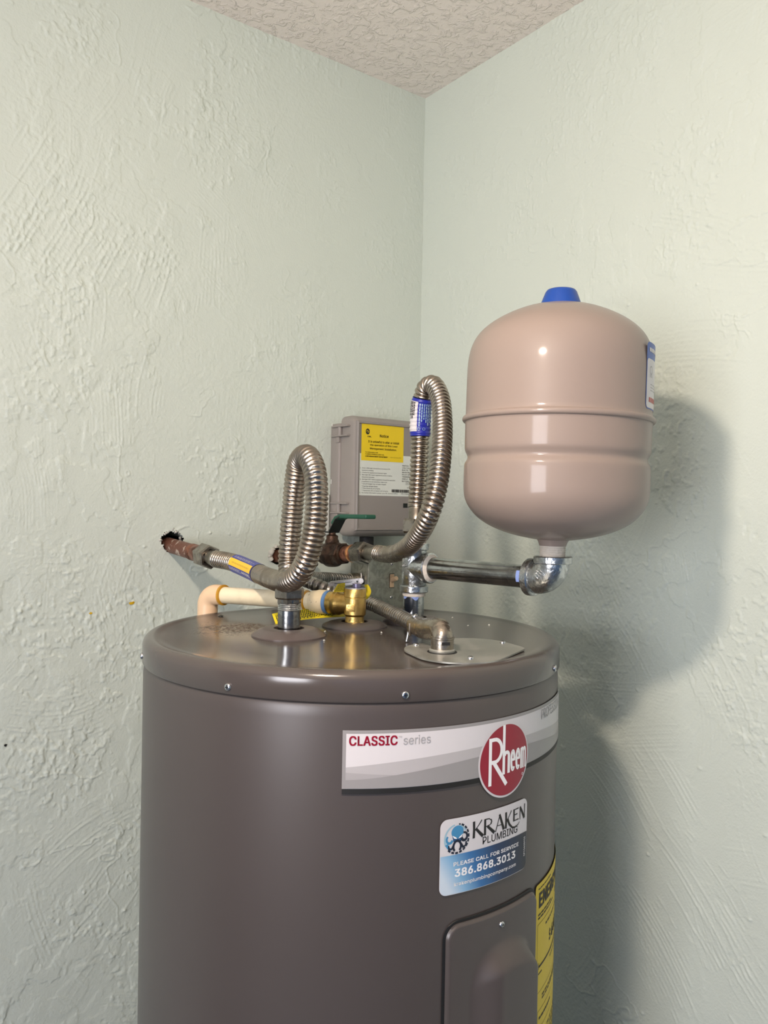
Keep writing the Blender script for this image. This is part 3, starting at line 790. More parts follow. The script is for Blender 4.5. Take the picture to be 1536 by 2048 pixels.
# KRAKEN: flared letters drawn stroke by stroke
f = Flat()
x0, y0, kw, kh = 0.0345, 0.0475, 0.0725, 0.0148
def KP(q): return [(x0 + u * kw, y0 + v * kh) for u, v in q]
def st(q, a, b): f.stroke(KP(q), a * kw, b * kw)
def K(o, w, tail=False):
    st([(o, -0.02), (o + 0.004, 0.5), (o, 1.02)], 0.036, 0.036)
    st([(o + 0.012, 0.42), (o + w * 0.55, 0.76), (o + w * 0.85, 1.02)], 0.010, 0.016)
    if tail:
        st([(o + 0.03, 0.56), (o + w * 0.55, 0.16), (o + w * 1.0, -0.10), (o + w * 1.5, -0.17), (o + w * 2.0, -0.07), (o + w * 2.25, 0.08)], 0.040, 0.006)
    else: st([(o + 0.03, 0.56), (o + w * 0.6, 0.26), (o + w, -0.02)], 0.034, 0.044)
K(0.018, 0.150)
o_ = 0.200; st([(o_, -0.02), (o_, 1.0)], 0.036, 0.034)
st([(o_, 0.975), (o_ + 0.07, 0.96), (o_ + 0.105, 0.84), (o_ + 0.112, 0.72), (o_ + 0.09, 0.57), (o_, 0.50)], 0.014, 0.012)
st([(o_ + 0.103, 0.90), (o_ + 0.112, 0.74), (o_ + 0.098, 0.60)], 0.018, 0.024)
st([(o_ + 0.04, 0.52), (o_ + 0.10, 0.26), (o_ + 0.165, -0.02)], 0.034, 0.044)
o_ = 0.385; st([(o_, -0.02), (o_ + 0.078, 1.03)], 0.014, 0.012); st([(o_ + 0.070, 1.03), (o_ + 0.155, -0.02)], 0.034, 0.042); st([(o_ + 0.035, 0.34), (o_ + 0.125, 0.34)], 0.010, 0.010)
K(0.580, 0.130, True)
o_ = 0.745; st([(o_, 0.24), (o_, 1.02)], 0.032, 0.034)
for vy, w in ((0.98, 0.10), (0.64, 0.075), (0.27, 0.105)): st([(o_, vy), (o_ + w, vy + 0.015)], 0.012, 0.016)
o_ = 0.880; st([(o_, 0.20), (o_, 1.02)], 0.014, 0.018); st([(o_, 1.02), (o_ + 0.105, 0.18)], 0.034, 0.040); st([(o_ + 0.108, 0.18), (o_ + 0.108, 1.10)], 0.012, 0.020)
f.text('PLUMBING', 0.0465, 0.0392, 0.0945, 0.0462, offset=0.004)
f.lay('lettering', ms, 0.0005, 'ink', stk)
# octopus emblem, three inks
ecx, ecy, er = 0.0172, 0.0505, 0.0137
def E(q): return [(ecx + u * er, ecy + v * er) for u, v in q]
pale, mid, dark, wht = Flat(), Flat(), Flat(), Flat()
pale.arc(ecx, ecy, er * 0.90, er * 0.92, 1.75, 3.6, 0.10 * er, 0.16 * er)
pale.arc(ecx, ecy, er * 0.80, er * 0.84, 0.55, 1.35, 0.12 * er)
deep = Flat()
mid.poly(E([(0.47 * math.cos(t) + 0.05, 0.42 + 0.43 * math.sin(t)) for t in [i * 2 * PI / 36 for i in range(36)]]))
mid.poly(E([(-0.40, 0.40), (-0.30, 0.05), (0.38, 0.05), (0.50, 0.40)]))
mid.arc(ecx - 0.55 * er, ecy + 0.0 * er, 0.22 * er, 0.25 * er, 2.2, 6.0, 0.13 * er, 0.18 * er)
mid.arc(ecx, ecy, er * 0.82, er * 0.84, 3.5, 4.15, 0.22 * er, 0.16 * er)
deep.poly(E([(-0.34, 0.12), (-0.24, -0.20), (0.34, -0.20), (0.46, 0.18), (0.20, 0.02), (0.04, -0.03), (-0.12, 0.02)]))
dark.arc(ecx + 0.58 * er, ecy + 0.06 * er, 0.22 * er, 0.26 * er, 1.9, -2.9, 0.13 * er, 0.20 * er)
dark.arc(ecx + 0.03 * er, ecy - 0.52 * er, 0.29 * er, 0.36 * er, -0.9, 4.04, 0.15 * er, 0.15 * er, n=30)
dark.poly(E([(-0.24, -0.16), (0.34, -0.16), (0.30, -0.30), (0.03, -0.20), (-0.22, -0.30)]))
dark.stroke(E([(-0.24, -0.42), (-0.40, -0.66), (-0.60, -0.62), (-0.62, -0.40)]), 0.16 * er, 0.10 * er)
dark.stroke(E([(0.32, -0.40), (0.50, -0.64), (0.70, -0.56), (0.74, -0.30)]), 0.18 * er, 0.12 * er)
for q in range(11):
    a0 = -2.35 + q * 0.33
    dark.arc(ecx, ecy, er * 0.93, er * 0.96, a0, a0 + 0.23, 0.13 * er, 0.13 * er, n=6)
for q in (1.05, 1.28): dark.arc(ecx, ecy, er * 0.95, er * 0.95, q, q + 0.14, 0.09 * er, n=5)
wht.poly(E([(-0.34, 0.24), (-0.06, 0.08), (-0.02, -0.02), (-0.24, 0.04)]))
wht.poly(E([(0.44, 0.26), (0.17, 0.08), (0.11, -0.02), (0.35, 0.05)]))
deep.lay('emblem', ms, 0.00055, 'deepblue', stk)
pale.lay('emblem', ms, 0.00045, 'paleblue', stk); mid.lay('emblem', ms, 0.0005, 'midblue', stk)
dark.lay('emblem', ms, 0.0006, 'navy', stk); wht.lay('emblem', ms, 0.0009, 'white_ink', stk)

# ---- access panel
PW = 0.5264 * R; PH = 0.56; pz0 = -0.3765 - PH
def panel_mesh(x0, y0, x1, y1, r, nx, ny, hfun, base):
    vs = []; fs = []; idx = {}
    xs = [x0 + (x1 - x0) * i / nx for i in range(nx + 1)]
    # finer rows near the visible top
    ys = [y0 + (y1 - y0) * (1 - (1 - j / ny) ** 1.8) for j in range(ny + 1)]
    def clampc(x, y):
        cx = min(max(x, x0 + r), x1 - r); cy = min(max(y, y0 + r), y1 - r)
        dx, dy = x - cx, y - cy; m = max(abs(dx), abs(dy)); l = math.hypot(dx, dy)
        if l > 1e-9: s_ = m / l; return cx + dx * s_, cy + dy * s_
        return x, y
    for j, y in enumerate(ys):
        for i, x in enumerate(xs):
            X, Y = clampc(x, y); edge = i in (0, nx) or j in (0, ny)
            vs.append((X, Y, base if edge else hfun(X, Y)))
    for j in range(ny):
        for i in range(nx):
            a = j * (nx + 1) + i; fs.append((a, a + 1, a + nx + 2, a + nx + 1))
    return vs, fs
mp = cmap(0.4200, pz0)
gv, gf = panel_mesh(-0.0030, -0.0030, PW + 0.0030, PH + 0.0030, 0.017, 24, 60, lambda x, y: 0.0006, 0.0)
shadow_gap = mob('panel_shadow_gap', [mp(x, y, o) for x, y, o in gv], gf, 'black', H, 30)  # black outline shell, painted in for the shadow gap round the panel
def ss(a, b, t):
    t = min(1, max(0, (t - a) / (b - a))); return t * t * (3 - 2 * t)
def hpanel(x, y):
    h = 0.0036
    rq = 0.014; qx = max(rq - x, x - (PW - rq), 0); qy = max(rq - y, y - (PH - rq), 0)
    e = rq - math.hypot(qx, qy) if (qx > 0 and qy > 0) else min(x, PW - x, PH - y, y)
    h *= ss(0, 0.003, e) * 0.6 + 0.4
    # arched pillow pressed out of the panel, long slope on the left, short one on the right
    cx = 0.068; t = PH - 0.0275 - y; dx = x - cx
    wid = 0.0445 if dx < 0 else 0.0410
    q = abs(dx) / wid
    if q < 1:
        arch = t - 0.034 * (1 - math.sqrt(1 - q * q))
        h += 0.0150 * ss(0, 0.022, arch) * ss(0, 0.030 if dx < 0 else 0.010, wid * (1 - q))
    return h
pv, pf_ = panel_mesh(0.0, 0.0, PW, PH, 0.014, 84, 170, hpanel, 0.0006)
apanel = mob('access_panel', [mp(x, y, o) for x, y, o in pv], pf_, 'heater', H, 45)
apanel['label'] = 'pressed steel access panel with black shadow-gap outline and one screw'
n = Vector((math.sin(0.6832), -math.cos(0.6832), 0))
pan_screw(hpos(0.6832, -0.3894, 0.0036), n, 0.0030, 0.0022, apanel)

# ---- yellow energy label at the right
EW, EH = 0.62 * R, 0.19
me_ = cmap(0.954, -0.377 - EH)
f = Flat(); f.rrect(0, 0, EW, EH, 0.004); en = f.lay('energy_label', me_, 0.0004, 'yellow', H)
en['label'] = 'yellow energy rating label at the right edge'
f = Flat()
f.text('ENERGYGUIDE', 0.0085, EH - 0.0255, EW - 0.008, EH - 0.0095, offset=0.05)
f.bars(0.007, EH - 0.0065, 0.05, EH - 0.004, 1, 3)
f.bars(0.007, EH - 0.037, 0.06, EH - 0.030, 2, 5)
f.bars(0.075, EH - 0.037, 0.13, EH - 0.030, 2, 6)
for (xa, ya, xb, yb) in ((0.006, EH - 0.112, EW - 0.006, EH - 0.0410),):
    w = 0.0004
    f.rect(xa, ya, xb, ya + w); f.rect(xa, yb - w, xb, yb); f.rect(xa, ya, xa + w, yb); f.rect(xb - w, ya, xb, yb)
f.bars(0.03, EH - 0.051, 0.10, EH - 0.047, 1, 7)
f.stroke([(0.011, EH - 0.0855), (EW - 0.012, EH - 0.0855)], 0.0022); f.rect(0.0105, EH - 0.088, 0.0112, EH - 0.081)
f.bars(0.010, EH - 0.094, 0.020, EH - 0.091, 1, 8); f.bars(0.05, EH - 0.094, 0.09, EH - 0.091, 1, 9)
f.text('$', 0.045, EH - 0.076, 0.052, EH - 0.062, offset=0.03); f.text('440', 0.055, EH - 0.076, 0.085, EH - 0.062, offset=0.03)
f.bars(0.022, EH - 0.124, 0.10, EH - 0.117, 2, 10)
w = 0.0004; xa, ya, xb, yb = 0.010, EH - 0.150, 0.07, EH - 0.131
f.rect(xa, ya, xb, ya + w); f.rect(xa, yb - w, xb, yb); f.rect(xa, ya, xa + w, yb); f.rect(xb - w, ya, xb, yb)
f.bars(0.014, EH - 0.142, 0.06, EH - 0.137, 1, 11)
f.bars(0.006, EH - 0.186, 0.13, EH - 0.157, 6, 12, 0.4)
f.lay('lettering', me_, 0.0006, 'ink', en)

# ================================================================== PIPE NIPPLES ON THE HEATER
def threads(z0, z1, r, pitch=0.0018, amp=0.0007):
    pr = []; k = int((z1 - z0) / pitch * 2)
    for i in range(k + 1): pr.append((r + (amp if i % 2 else 0), z0 + (z1 - z0) * i / k))
    return pr
T = thing('pipe_nipple', 'short zinc plated pipe nipple under the left hose loop', 'pipe', V(N1[0], N1[1], ZT))
lathe('pipe_body', [(0, 0.0012), (0.0125, 0.0012), (0.0127, 0.003), (0.0127, 0.0284), (0.0122, 0.0290), (0.0122, 0.044), (0, 0.044)], V(N1[0], N1[1], ZT), ZUP, 'pipe', T, 48, 30)
lathe('thread', threads(0.0284, 0.0372, 0.0124), V(N1[0], N1[1], ZT), ZUP, 'galv', T, 40, 30)
T = thing('pipe_nipple', 'short galvanized nipple with blue and black sealant smears below the tee', 'pipe', V(N2[0], N2[1], ZT))
lathe('pipe_body', [(0, 0.0012), (0.0131, 0.0012), (0.0133, 0.003), (0.0133, 0.0385), (0, 0.0385)], V(N2[0], N2[1], ZT), ZUP, 'pipe', T, 48, 30)
def smear(name, cx, cy, zlo, zhi, a0, a1, r, mat, parent, jag=0.3, seed=1):
    g = random.Random(seed); n = 16; vs = []; fs = []
    for i in range(n + 1):
        a = a0 + (a1 - a0) * i / n
        lo = zlo + (zhi - zlo) * jag * (0.5 + 0.5 * math.sin(i * 0.38 + seed)); taper = math.sin(PI * (i + 0.3) / (n + 0.6)) ** 0.4
        lo = zhi - (zhi - lo) * taper
        for z in (zhi, (zhi + lo) / 2, lo): vs.append(Vector((cx + r * math.sin(a), cy - r * math.cos(a), ZC + z)))
    for i in range(n):
        for j in range(2): fs.append((i * 3 + j, i * 3 + j + 1, i * 3 + j + 4, i * 3 + j + 3))
    return mob(name, vs, fs, mat, parent, 60)
smear('sealant_smear', N2[0], N2[1], -0.138, -0.112, -1.05, -0.05, 0.01345, 'dope_black', T, 0.15, 4)
smear('sealant_smear', N2[0], N2[1], -0.1215, -0.108, -1.3, 0.45, 0.01365, 'dope_blue', T, 0.7, 5)
lathe('sealant_ring', [(0.0134, 0.033), (0.0146, 0.0345), (0.0142, 0.0385), (0.0134, 0.040)], V(N2[0], N2[1], ZT), ZUP, 'dope', T, 32, 60)

# ================================================================== RELIEF VALVE
T = thing('relief_valve', 'cast brass relief valve with steel lever on top of the heater', 'valve', V(TP[0], TP[1], ZT))
o = V(TP[0], TP[1], 0)
lathe('valve_body', [(0, -0.1435), (0.0116, -0.1435), (0.0119, -0.1415), (0.0115, -0.1395), (0.0113, -0.1335), (0.0125, -0.1325), (0.0134, -0.131), (0.0134, -0.1115), (0.0128, -0.1108), (0.0128, -0.1102), (0.0134, -0.1096), (0.0134, -0.1012), (0.0128, -0.1), (0, -0.1)], o, ZUP, 'brass', T, 56, 30)
lathe('base_ring', [(0.0113, -0.1438), (0.0121, -0.1428), (0.0121, -0.1405), (0.0112, -0.1395)], o, ZUP, 'brass_bright', T, 48, 40)
OD = Vector((-0.867, 0.498, 0)).normalized(); OD = (OD + Vector((0, 0, -0.018))).normalized()
OP = V(TP[0], TP[1], -0.1190)
lathe('outlet', [(0.0125, 0.004), (0.0128, 0.018), (0.0140, 0.021), (0.0146, 0.0225), (0.0140, 0.024), (0.0140, 0.0255), (0.0147, 0.027), (0.0147, 0.029), (0.0138, 0.031), (0.0138, 0.036), (0, 0.036)], OP, OD, 'brass', T, 48, 35)
lathe('top_washer', [(0, -0.1), (0.0128, -0.1), (0.0130, -0.0994), (0.0122, -0.0988), (0, -0.0985)], o, ZUP, 'washer', T, 48, 40)
lathe('rim', [(0.0124, -0.0999), (0.0132, -0.0997), (0.0131, -0.0989), (0.0124, -0.0986)], o, ZUP, 'lever', T, 48, 40)
# raised arrow cartouche on the body, facing the room
ad = Vector((-0.10, -1, 0)).normalized(); axx = ZUP.cross(-ad).normalized() * -1
axx = Vector((-ad.y, ad.x, 0)); axx = -axx if axx.x < 0 else axx
pc = V(TP[0], TP[1], -0.1222) + ad * 0.0133 - axx * 0.0035
box('arrow_plate', (0.0108, 0.0022, 0.0092), axes(axx, ad, ZUP, pc), 'brass', T, 0.0005)
fm = lambda x, y, off: pc + axx * x + ZUP * y + ad * (0.0011 + off)
f = Flat(); q = 0.0007
f.stroke([(-0.0012, 0.0035), (-0.0046, 0.0002), (-0.0012, -0.0032)], q); f.stroke([(-0.0028, 0.0016), (0.0040, 0.0016)], q); f.stroke([(-0.0028, -0.0014), (0.0040, -0.0014)], q)
f.lay('arrow', fm, 0.0004, 'brass_bright', T, None)
f = Flat(); f.stroke([(-0.002, -0.001), (0.0, 0.0016), (0.002, -0.001), (-0.002, -0.001)], 0.0005)
pc2 = V(TP[0], TP[1], -0.1365) + Vector((-0.35, -0.94, 0)).normalized() * 0.01145; a2 = Vector((0.94, -0.35, 0))
f.lay('triangle_mark', lambda x, y, off: pc2 + a2 * x + ZUP * y - Vector((0.35, 0.94, 0)) * 0.0002, 0, 'dark_steel', T, None)
# lever: channel of pressed steel
la = at(722, 1162, 0.984); lb = at(658, 1169.5, 0.990)
lx = (lb - la).normalized(); ly = Vector((0.1, -1, 0)); ly = (ly - lx * ly.dot(lx)).normalized(); lz = lx.cross(ly); lz = -lz if lz.z < 0 else lz
L_ = (lb - la).length
prof = [(0.0, -0.0034), (-0.0024, -0.0022), (-0.0034, 0.0), (-0.0024, 0.0026), (0.0, 0.0036), (L_ * 0.3, 0.0036), (L_, 0.0017), (L_ + 0.0006, 0.0), (L_, -0.0017), (L_ * 0.3, -0.0034)]
bm = bmesh.new()
for y_ in (0.0, ):
    vs = [bm.verts.new(la + lx * p[0] + lz * p[1] - ly * 0.0008) for p in prof]; fc = bm.faces.new(vs)
    ex = bmesh.ops.extrude_face_region(bm, geom=[fc])
    for g in ex['geom']:
        if isinstance(g, bmesh.types.BMVert): g.co += ly * 0.0016
lever = bmob('lever', bm, 'lever', T, 30)
box('lever_web', (L_ * 0.96, 0.010, 0.0010), axes(lx, -ly, lz, la + lx * L_ * 0.5 + lz * 0.0026 - ly * 0.0052), 'lever', lever, 0.0003)
box('lever_slot', (L_ * 0.55, 0.0004, 0.0007), axes(lx, ly, lz, la + lx * L_ * 0.55 + ly * 0.0009 + lz * 0.0004), 'dark_steel', lever)
cyl('pivot_pin', la + lx * 0.0045 - ly * 0.010, la + lx * 0.0045 + ly * 0.0016, 0.0013, 'dark_steel', lever, 16)
cyl('lift_stem', V(TP[0] + 0.002, TP[1], -0.099), V(TP[0] + 0.002, TP[1], -0.094), 0.0055, 'washer', T, 24)
cyl('lever_wire', at(724, 1166, 0.992), at(722, 1146, 0.996), 0.0007, 'lever', T, 10)
cyl('test_rod', at(727, 1168, 0.990), at(726, 1152, 0.992), 0.0016, 'black', T, 12)

# yellow instruction tag tied round the valve
T = thing('instruction_tag', 'yellow printed paper tag tucked under the cream drain pipe', 'tag', at(612, 1243, 0.985))
tl0, tl1 = at(544, 1228, 1.004), at(552, 1250, 0.987)
tr0, tr1 = at(688, 1206, 1.022), at(690, 1233, 0.998)
def tagmap(u, v, off=0.0):
    b = tl1.lerp(tr1, u); t_ = tl0.lerp(tr0, u); p = b.lerp(t_, v)
    p += Vector((0, 0, 0.002)) * math.sin(PI * u) + Vector((0, -1, 0.4)).normalized() * (off + 0.001 * math.sin(5 * u))
    return p
def sheet(name, fn, nu, nv, thick, mat, parent):
    vs = []; fs = []
    for s_ in (0, thick):
        for j in range(nv + 1):
            for i in range(nu + 1): vs.append(fn(i / nu, j / nv, s_))
    m = (nu + 1) * (nv + 1)
    for j in range(nv):
        for i in range(nu):
            a = j * (nu + 1) + i; fs.append((a, a + 1, a + nu + 2, a + nu + 1)); fs.append((m + a, m + a + nu + 1, m + a + nu + 2, m + a + 1))
    for i in range(nu):
        fs.append((i, m + i, m + i + 1, i + 1)); a = nv * (nu + 1) + i; fs.append((a, a + 1, m + a + 1, m + a))
    for j in range(nv):
        a = j * (nu + 1); fs.append((a, a + nu + 1, m + a + nu + 1, m + a)); a += nu; fs.append((a, m + a, m + a + nu + 1, a + nu + 1))
    return mob(name, vs, fs, mat, parent, 40)
tg = sheet('tag_sheet', tagmap, 20, 4, 0.0004, 'tag', T)
f = Flat(); f.bars(0.30, 0.10, 0.95, 0.82, 26, 21, 0.5, True); f.bars(0.03, 0.2, 0.10, 0.8, 3, 22, 0.5, True)
f.lay('lettering', lambda x, y, off: tagmap(x, y, 0.0007), 0, 'ink', tg, 0.06)
def tag2(u, v, off=0.0):
    p = at(676, 1168, 0.982).lerp(at(690, 1166, 0.986), u).lerp(at(666, 1184, 0.978).lerp(at(690, 1184, 0.982), u), 1 - v)
    return p + Vector((-0.3, -1, 0.3)).normalized() * off
sheet('tag_fold', tag2, 6, 4, 0.0004, 'tag', T)
f = Flat(); f.bars(0.15, 0.08, 0.98, 0.92, 9, 31, 0.45, True); f.lay('lettering', lambda x, y, off: tag2(x, y, 0.0007), 0, 'ink', tg, 0.2)
def tag3(u, v, off=0.0):
    p = at(729, 1169, 1.008).lerp(at(736, 1169, 1.012), u).lerp(at(730, 1200, 1.004).lerp(at(735, 1198, 1.010), u), 1 - v)
    p += Vector((0.0042, 0, 0)) * math.sin(PI * v) * u
    return p + Vector((0.2, -1, 0)).normalized() * off
sheet('tag_fold', tag3, 4, 8, 0.0004, 'tag', T)

# ================================================================== CREAM DRAIN PIPE
T = thing('drain_pipe', 'cream plastic drain pipe running left from the brass valve and turning down', 'pipe', OP + OD * 0.06)
lathe('sealant_band', [(0.0136, 0.0362), (0.0146, 0.037), (0.0146, 0.0405), (0.0136, 0.0415)], OP, OD, 'tape', T, 40, 40)
lathe('adapter', [(0, 0.0412), (0.0144, 0.0412), (0.0150, 0.043), (0.0150, 0.052), (0.0138, 0.057), (0.0134, 0.062), (0.0111, 0.0625), (0, 0.0625)], OP, OD, 'cpvc_dirty', T, 48, 35)
def pipe_seg(name, t0, t1, r, mat, n=44): return lathe(name, [(0, t0), (r, t0), (r, t1), (0, t1)], OP, OD, mat, T, n, 40)
pipe_seg('pipe', 0.0620, 0.0725, 0.0111, 'cpvc')
lathe('cement_ring', [(0.0111, 0.0695), (0.0128, 0.0708), (0.0126, 0.0725), (0.0111, 0.073)], OP, OD, 'glue', T, 40, 60)
lathe('coupling', [(0, 0.0715), (0.0136, 0.0715), (0.0142, 0.0725), (0.0142, 0.087), (0.0136, 0.088), (0, 0.088)], OP, OD, 'cpvc', T, 44, 35)
pipe_seg('pipe', 0.0875, 0.2120, 0.0111, 'cpvc')
lathe('cement_ring', [(0.0111, 0.2065), (0.0139, 0.2070), (0.0139, 0.2098), (0.0111, 0.2105)], OP, OD, 'glue', T, 40, 60)
ec = OP + OD * 0.236
# elbow: quarter bend from OD to straight down
rb = 0.0150; cpt = ec - OD * rb - ZUP * rb
pts = [ec - OD * 0.0285]
arcp = [cpt + ZUP * (rb * math.cos(a)) + OD * (rb * math.sin(a)) for a in [PI / 2 * i / 8 for i in range(9)]]
pth = Path(pts + arcp + [ec - ZUP * 0.032 + OD * 0.0], 10)
tube('elbow', pth, 0, pth.len, lambda d: 0.0137, 0.0012, 'elbow_pvc', T, 40, 60, True)
cyl('pipe', ec - ZUP * 0.030, ec - ZUP * (ec.z - 0.10), 0.0111, 'cpvc', T, 32)

# ================================================================== FLEX HOSES
HR, HP = 0.0125, 0.0051
def hose_r(s0, s1, r=HR, pitch=HP, amp=0.0021, ease=0.012):
    def fn(d):
        e = min(1, (d - s0) / ease + 0.35, (s1 - d) / ease + 0.35)
        ph = ((d - s0) / pitch) % 1.0
        return r - amp * e * (1 - abs(math.sin(PI * ph)) ** 0.62)
    return fn
# left hose: wall stub -> loop -> left nipple
def ax1(a): t = a / 0.1274; return rm(a, 0.501, -0.0685 - 0.0083 * t)
hA = thing('flex_hose', 'corrugated steel hose from the wall at left, looping up over the zinc nipple', 'hose', ax1(0.13), 'corrugated hoses')
n1top = V(N1[0], N1[1], -0.0935)
pts = [ax1(0.126), ax1(0.158), at(466, 1125, 1.122), at(500, 1139, 1.072), at(538, 1156, 0.985), at(573, 1163, 0.888), at(602, 1142, 0.853), at(621, 1095, 0.843), at(631, 1040, 0.840), at(633, 985, 0.843), at(629, 940, 0.852), at(615, 912, 0.870), at(599, 922, 0.890), at(591, 960, 0.900), at(586, 1010, 0.906), at(581, 1070, 0.909), at(578, 1120, 0.9108), n1top + Vector((0, 0, 0.010)), n1top - Vector((0, 0, 0.004))]
pA = Path(pts)
sa0, sa1 = 0.034, pA.len - 0.018
tube('hose', pA, sa0, sa1, hose_r(sa0, sa1), HP / 8, 'steel', hA, 36, 75)
tube('cuff', pA, 0.002, sa0 + 0.001, lambda d: 0.0107, 0.003, 'cuff', hA, 32, 40)
tube('cuff', pA, sa1 - 0.001, pA.len, lambda d: 0.0107, 0.003, 'cuff', hA, 32, 40)
hexnut('nut', ax1(0.114), ax1(0.144), 0.0182, 'nut', hA, 0.15, 0.0125)
hexnut('nut', V(N1[0], N1[1], -0.1048), V(N1[0], N1[1], -0.0925), 0.0172, 'nut', hA, 0.45, 0.0125)
cyl('nut_collar', V(N1[0], N1[1], -0.1100), V(N1[0], N1[1], -0.1045), 0.0140, 'nut', hA, 6, 0.0006, phase=0.45, smooth=20)
# film label on the hose
def wrap(name, path, s0, s1, r, mat, parent, th0=None, th1=None, n=30, ns=24, wob=0.0):
    vs = []; fs = []; full = th0 is None
    t0, t1 = (0, 2 * PI) if full else (th0, th1)
    for i in range(ns + 1):
        d = s0 + (s1 - s0) * i / ns
        for j in range(n + 1):
            th = t0 + (t1 - t0) * j / n
            vs.append(path.sur(d, th, r + wob * math.sin(d / HP * 2 * PI)))
    for i in range(ns):
        for j in range(n):
            a = i * (n + 1) + j; fs.append((a, a + 1, a + n + 2, a + n + 1))
    return mob(name, vs, fs, mat, parent, 60)
def nearest_s(path, p):
    p = Vector(p); return min(range(path.n), key=lambda i: (path.q[i] - p).length) / (path.n - 1) * path.len
s0 = nearest_s(pA, at(473, 1128, 1.112)); s1 = nearest_s(pA, at(520, 1148, 1.030))
ctr = (s0 + s1) / 2
toc = (Vector((0, 0, ZC)) - pA.at(ctr)[0]).normalized()
upv = ZUP - pA.at(ctr)[3] * ZUP.dot(pA.at(ctr)[3])
thc = pA.theta_of(ctr, toc); thu = pA.theta_of(ctr, upv)
dth = (thu - thc + PI) % (2 * PI) - PI; sg = 1 if dth > 0 else -1      # sg: towards the top of the hose
lab = wrap('hose_label', pA, s0, s1, HR + 0.0004, 'hoseblue', hA)
wrap('yellow_band', pA, s0 + 0.0006, s1 - 0.0025, HR + 0.0007, 'yellowprint', lab, thc - 0.42, thc + 0.42, 14)
def hose_map(path, sc, thc_, sgn, flip=1):
    return lambda x, y, off: path.sur(sc + flip * x, thc_ + sgn * y / HR, HR + off)
hm = hose_map(pA, ctr, thc, sg)
hl = (s1 - s0) / 2
f = Flat(); f.text('falcon', 0.004, -0.0105, hl - 0.002, -0.0068, offset=0.03, rot=180); f.bars(-hl + 0.003, -0.0105, 0.002, -0.0065, 3, 41, 0.45)
f.bars(-hl + 0.006, 0.0068, hl - 0.006, 0.0105, 4, 42, 0.4); f.lay('lettering', hm, 0.0009, 'white', lab)
f = Flat(); f.bars(-hl + 0.010, -0.0012, hl - 0.010, 0.0008, 2, 43, 0.35); f.lay('lettering', hm, 0.0010, 'glue', lab)

# right hose: ball valve -> loop -> tee
def ax2(a): q = 0.13 + 0.9 * a; return rm(q, 0.3085, -0.0886 + 0.0208 * q / 0.27)
hB = thing('flex_hose', 'corrugated steel hose with blue film label, looping from ball valve to the tee', 'hose', ax2(0.15), 'corrugated hoses')
n2top = V(N2[0] + 0.0015, N2[1], -0.028)
pts = [ax2(0.136), ax2(0.166), at(774, 1109, 1.135), at(796, 1105, 1.070), at(819, 1091, 0.990), at(842, 1062, 0.940), at(862, 1020, 0.915), at(876, 965, 0.918), at(883, 905, 0.935), at(885, 850, 0.960), at(881, 800, 0.985), at(868, 771, 1.005), at(852, 776, 1.018), at(844, 805, 1.025), at(841, 850, 1.028), at(839, 920, 1.029), at(836, 985, 1.030), at(834, 1015, 1.030), n2top + Vector((0, 0, 0.012)), n2top]
pB = Path(pts)
sb0, sb1 = 0.036, pB.len - 0.032
tube('hose', pB, sb0, sb1, hose_r(sb0, sb1, 0.0122, 0.0058), 0.0058 / 8, 'steel', hB, 36, 75)
tube('cuff', pB, 0.002, sb0 + 0.001, lambda d: 0.0107, 0.003, 'cuff', hB, 32, 40)
tube('cuff', pB, sb1 - 0.001, pB.len, lambda d: 0.0107 + 0.001 * (d < sb1 + 0.004), 0.001, 'cuff', hB, 32, 40)
hexnut('nut', ax2(0.116), ax2(0.148), 0.0172, 'nut', hB, 0.2, 0.0118)
hexnut('nut', V(N2[0] + 0.001, N2[1], -0.0330), V(N2[0] + 0.0012, N2[1], -0.0145), 0.0175, 'nut', hB, 0.3, 0.0118)
s0 = nearest_s(pB, at(845, 797, 1.022)); s1 = nearest_s(pB, at(840, 872, 1.028))
ctr = (s0 + s1) / 2; toc = (Vector((0, 0, ZC)) - pB.at(ctr)[0]).normalized()
lab = wrap('hose_label', pB, s0, s1, HR + 0.0006, 'hoseblue', hB, ns=80, wob=0.0004)
thc = pB.theta_of(ctr, toc); thl = pB.theta_of(ctr, Vector((-1, 0, 0)))
dth = (thl - thc + PI) % (2 * PI) - PI; sg = 1 if dth > 0 else -1
hl = (s1 - s0) / 2
wrap('white_patch', pB, s0 + 0.004, s1 - 0.0055, HR + 0.0012, 'white', lab, thc + sg * 0.35, thc + sg * 1.75, 16, 60, wob=0.0004)
hm = hose_map(pB, ctr, thc, sg)
f = Flat(); f.bars(-hl + 0.006, -0.0155, hl - 0.012, 0.0030, 7, 51, 0.42); f.arc(hl - 0.0085, -0.004, 0.0016, 0.0016, 0, 2 * PI, 0.0004); f.arc(hl - 0.0085, 0.002, 0.0016, 0.0016, 0, 2 * PI, 0.0004)
f.lay('lettering', hm, 0.0013, 'paleblue', lab)
f = Flat(); f.bars(-hl + 0.005, 0.0075, hl * 0.1, 0.0165, 4, 52, 0.6); f.lay('lettering', hm, 0.0019, 'ink', lab)

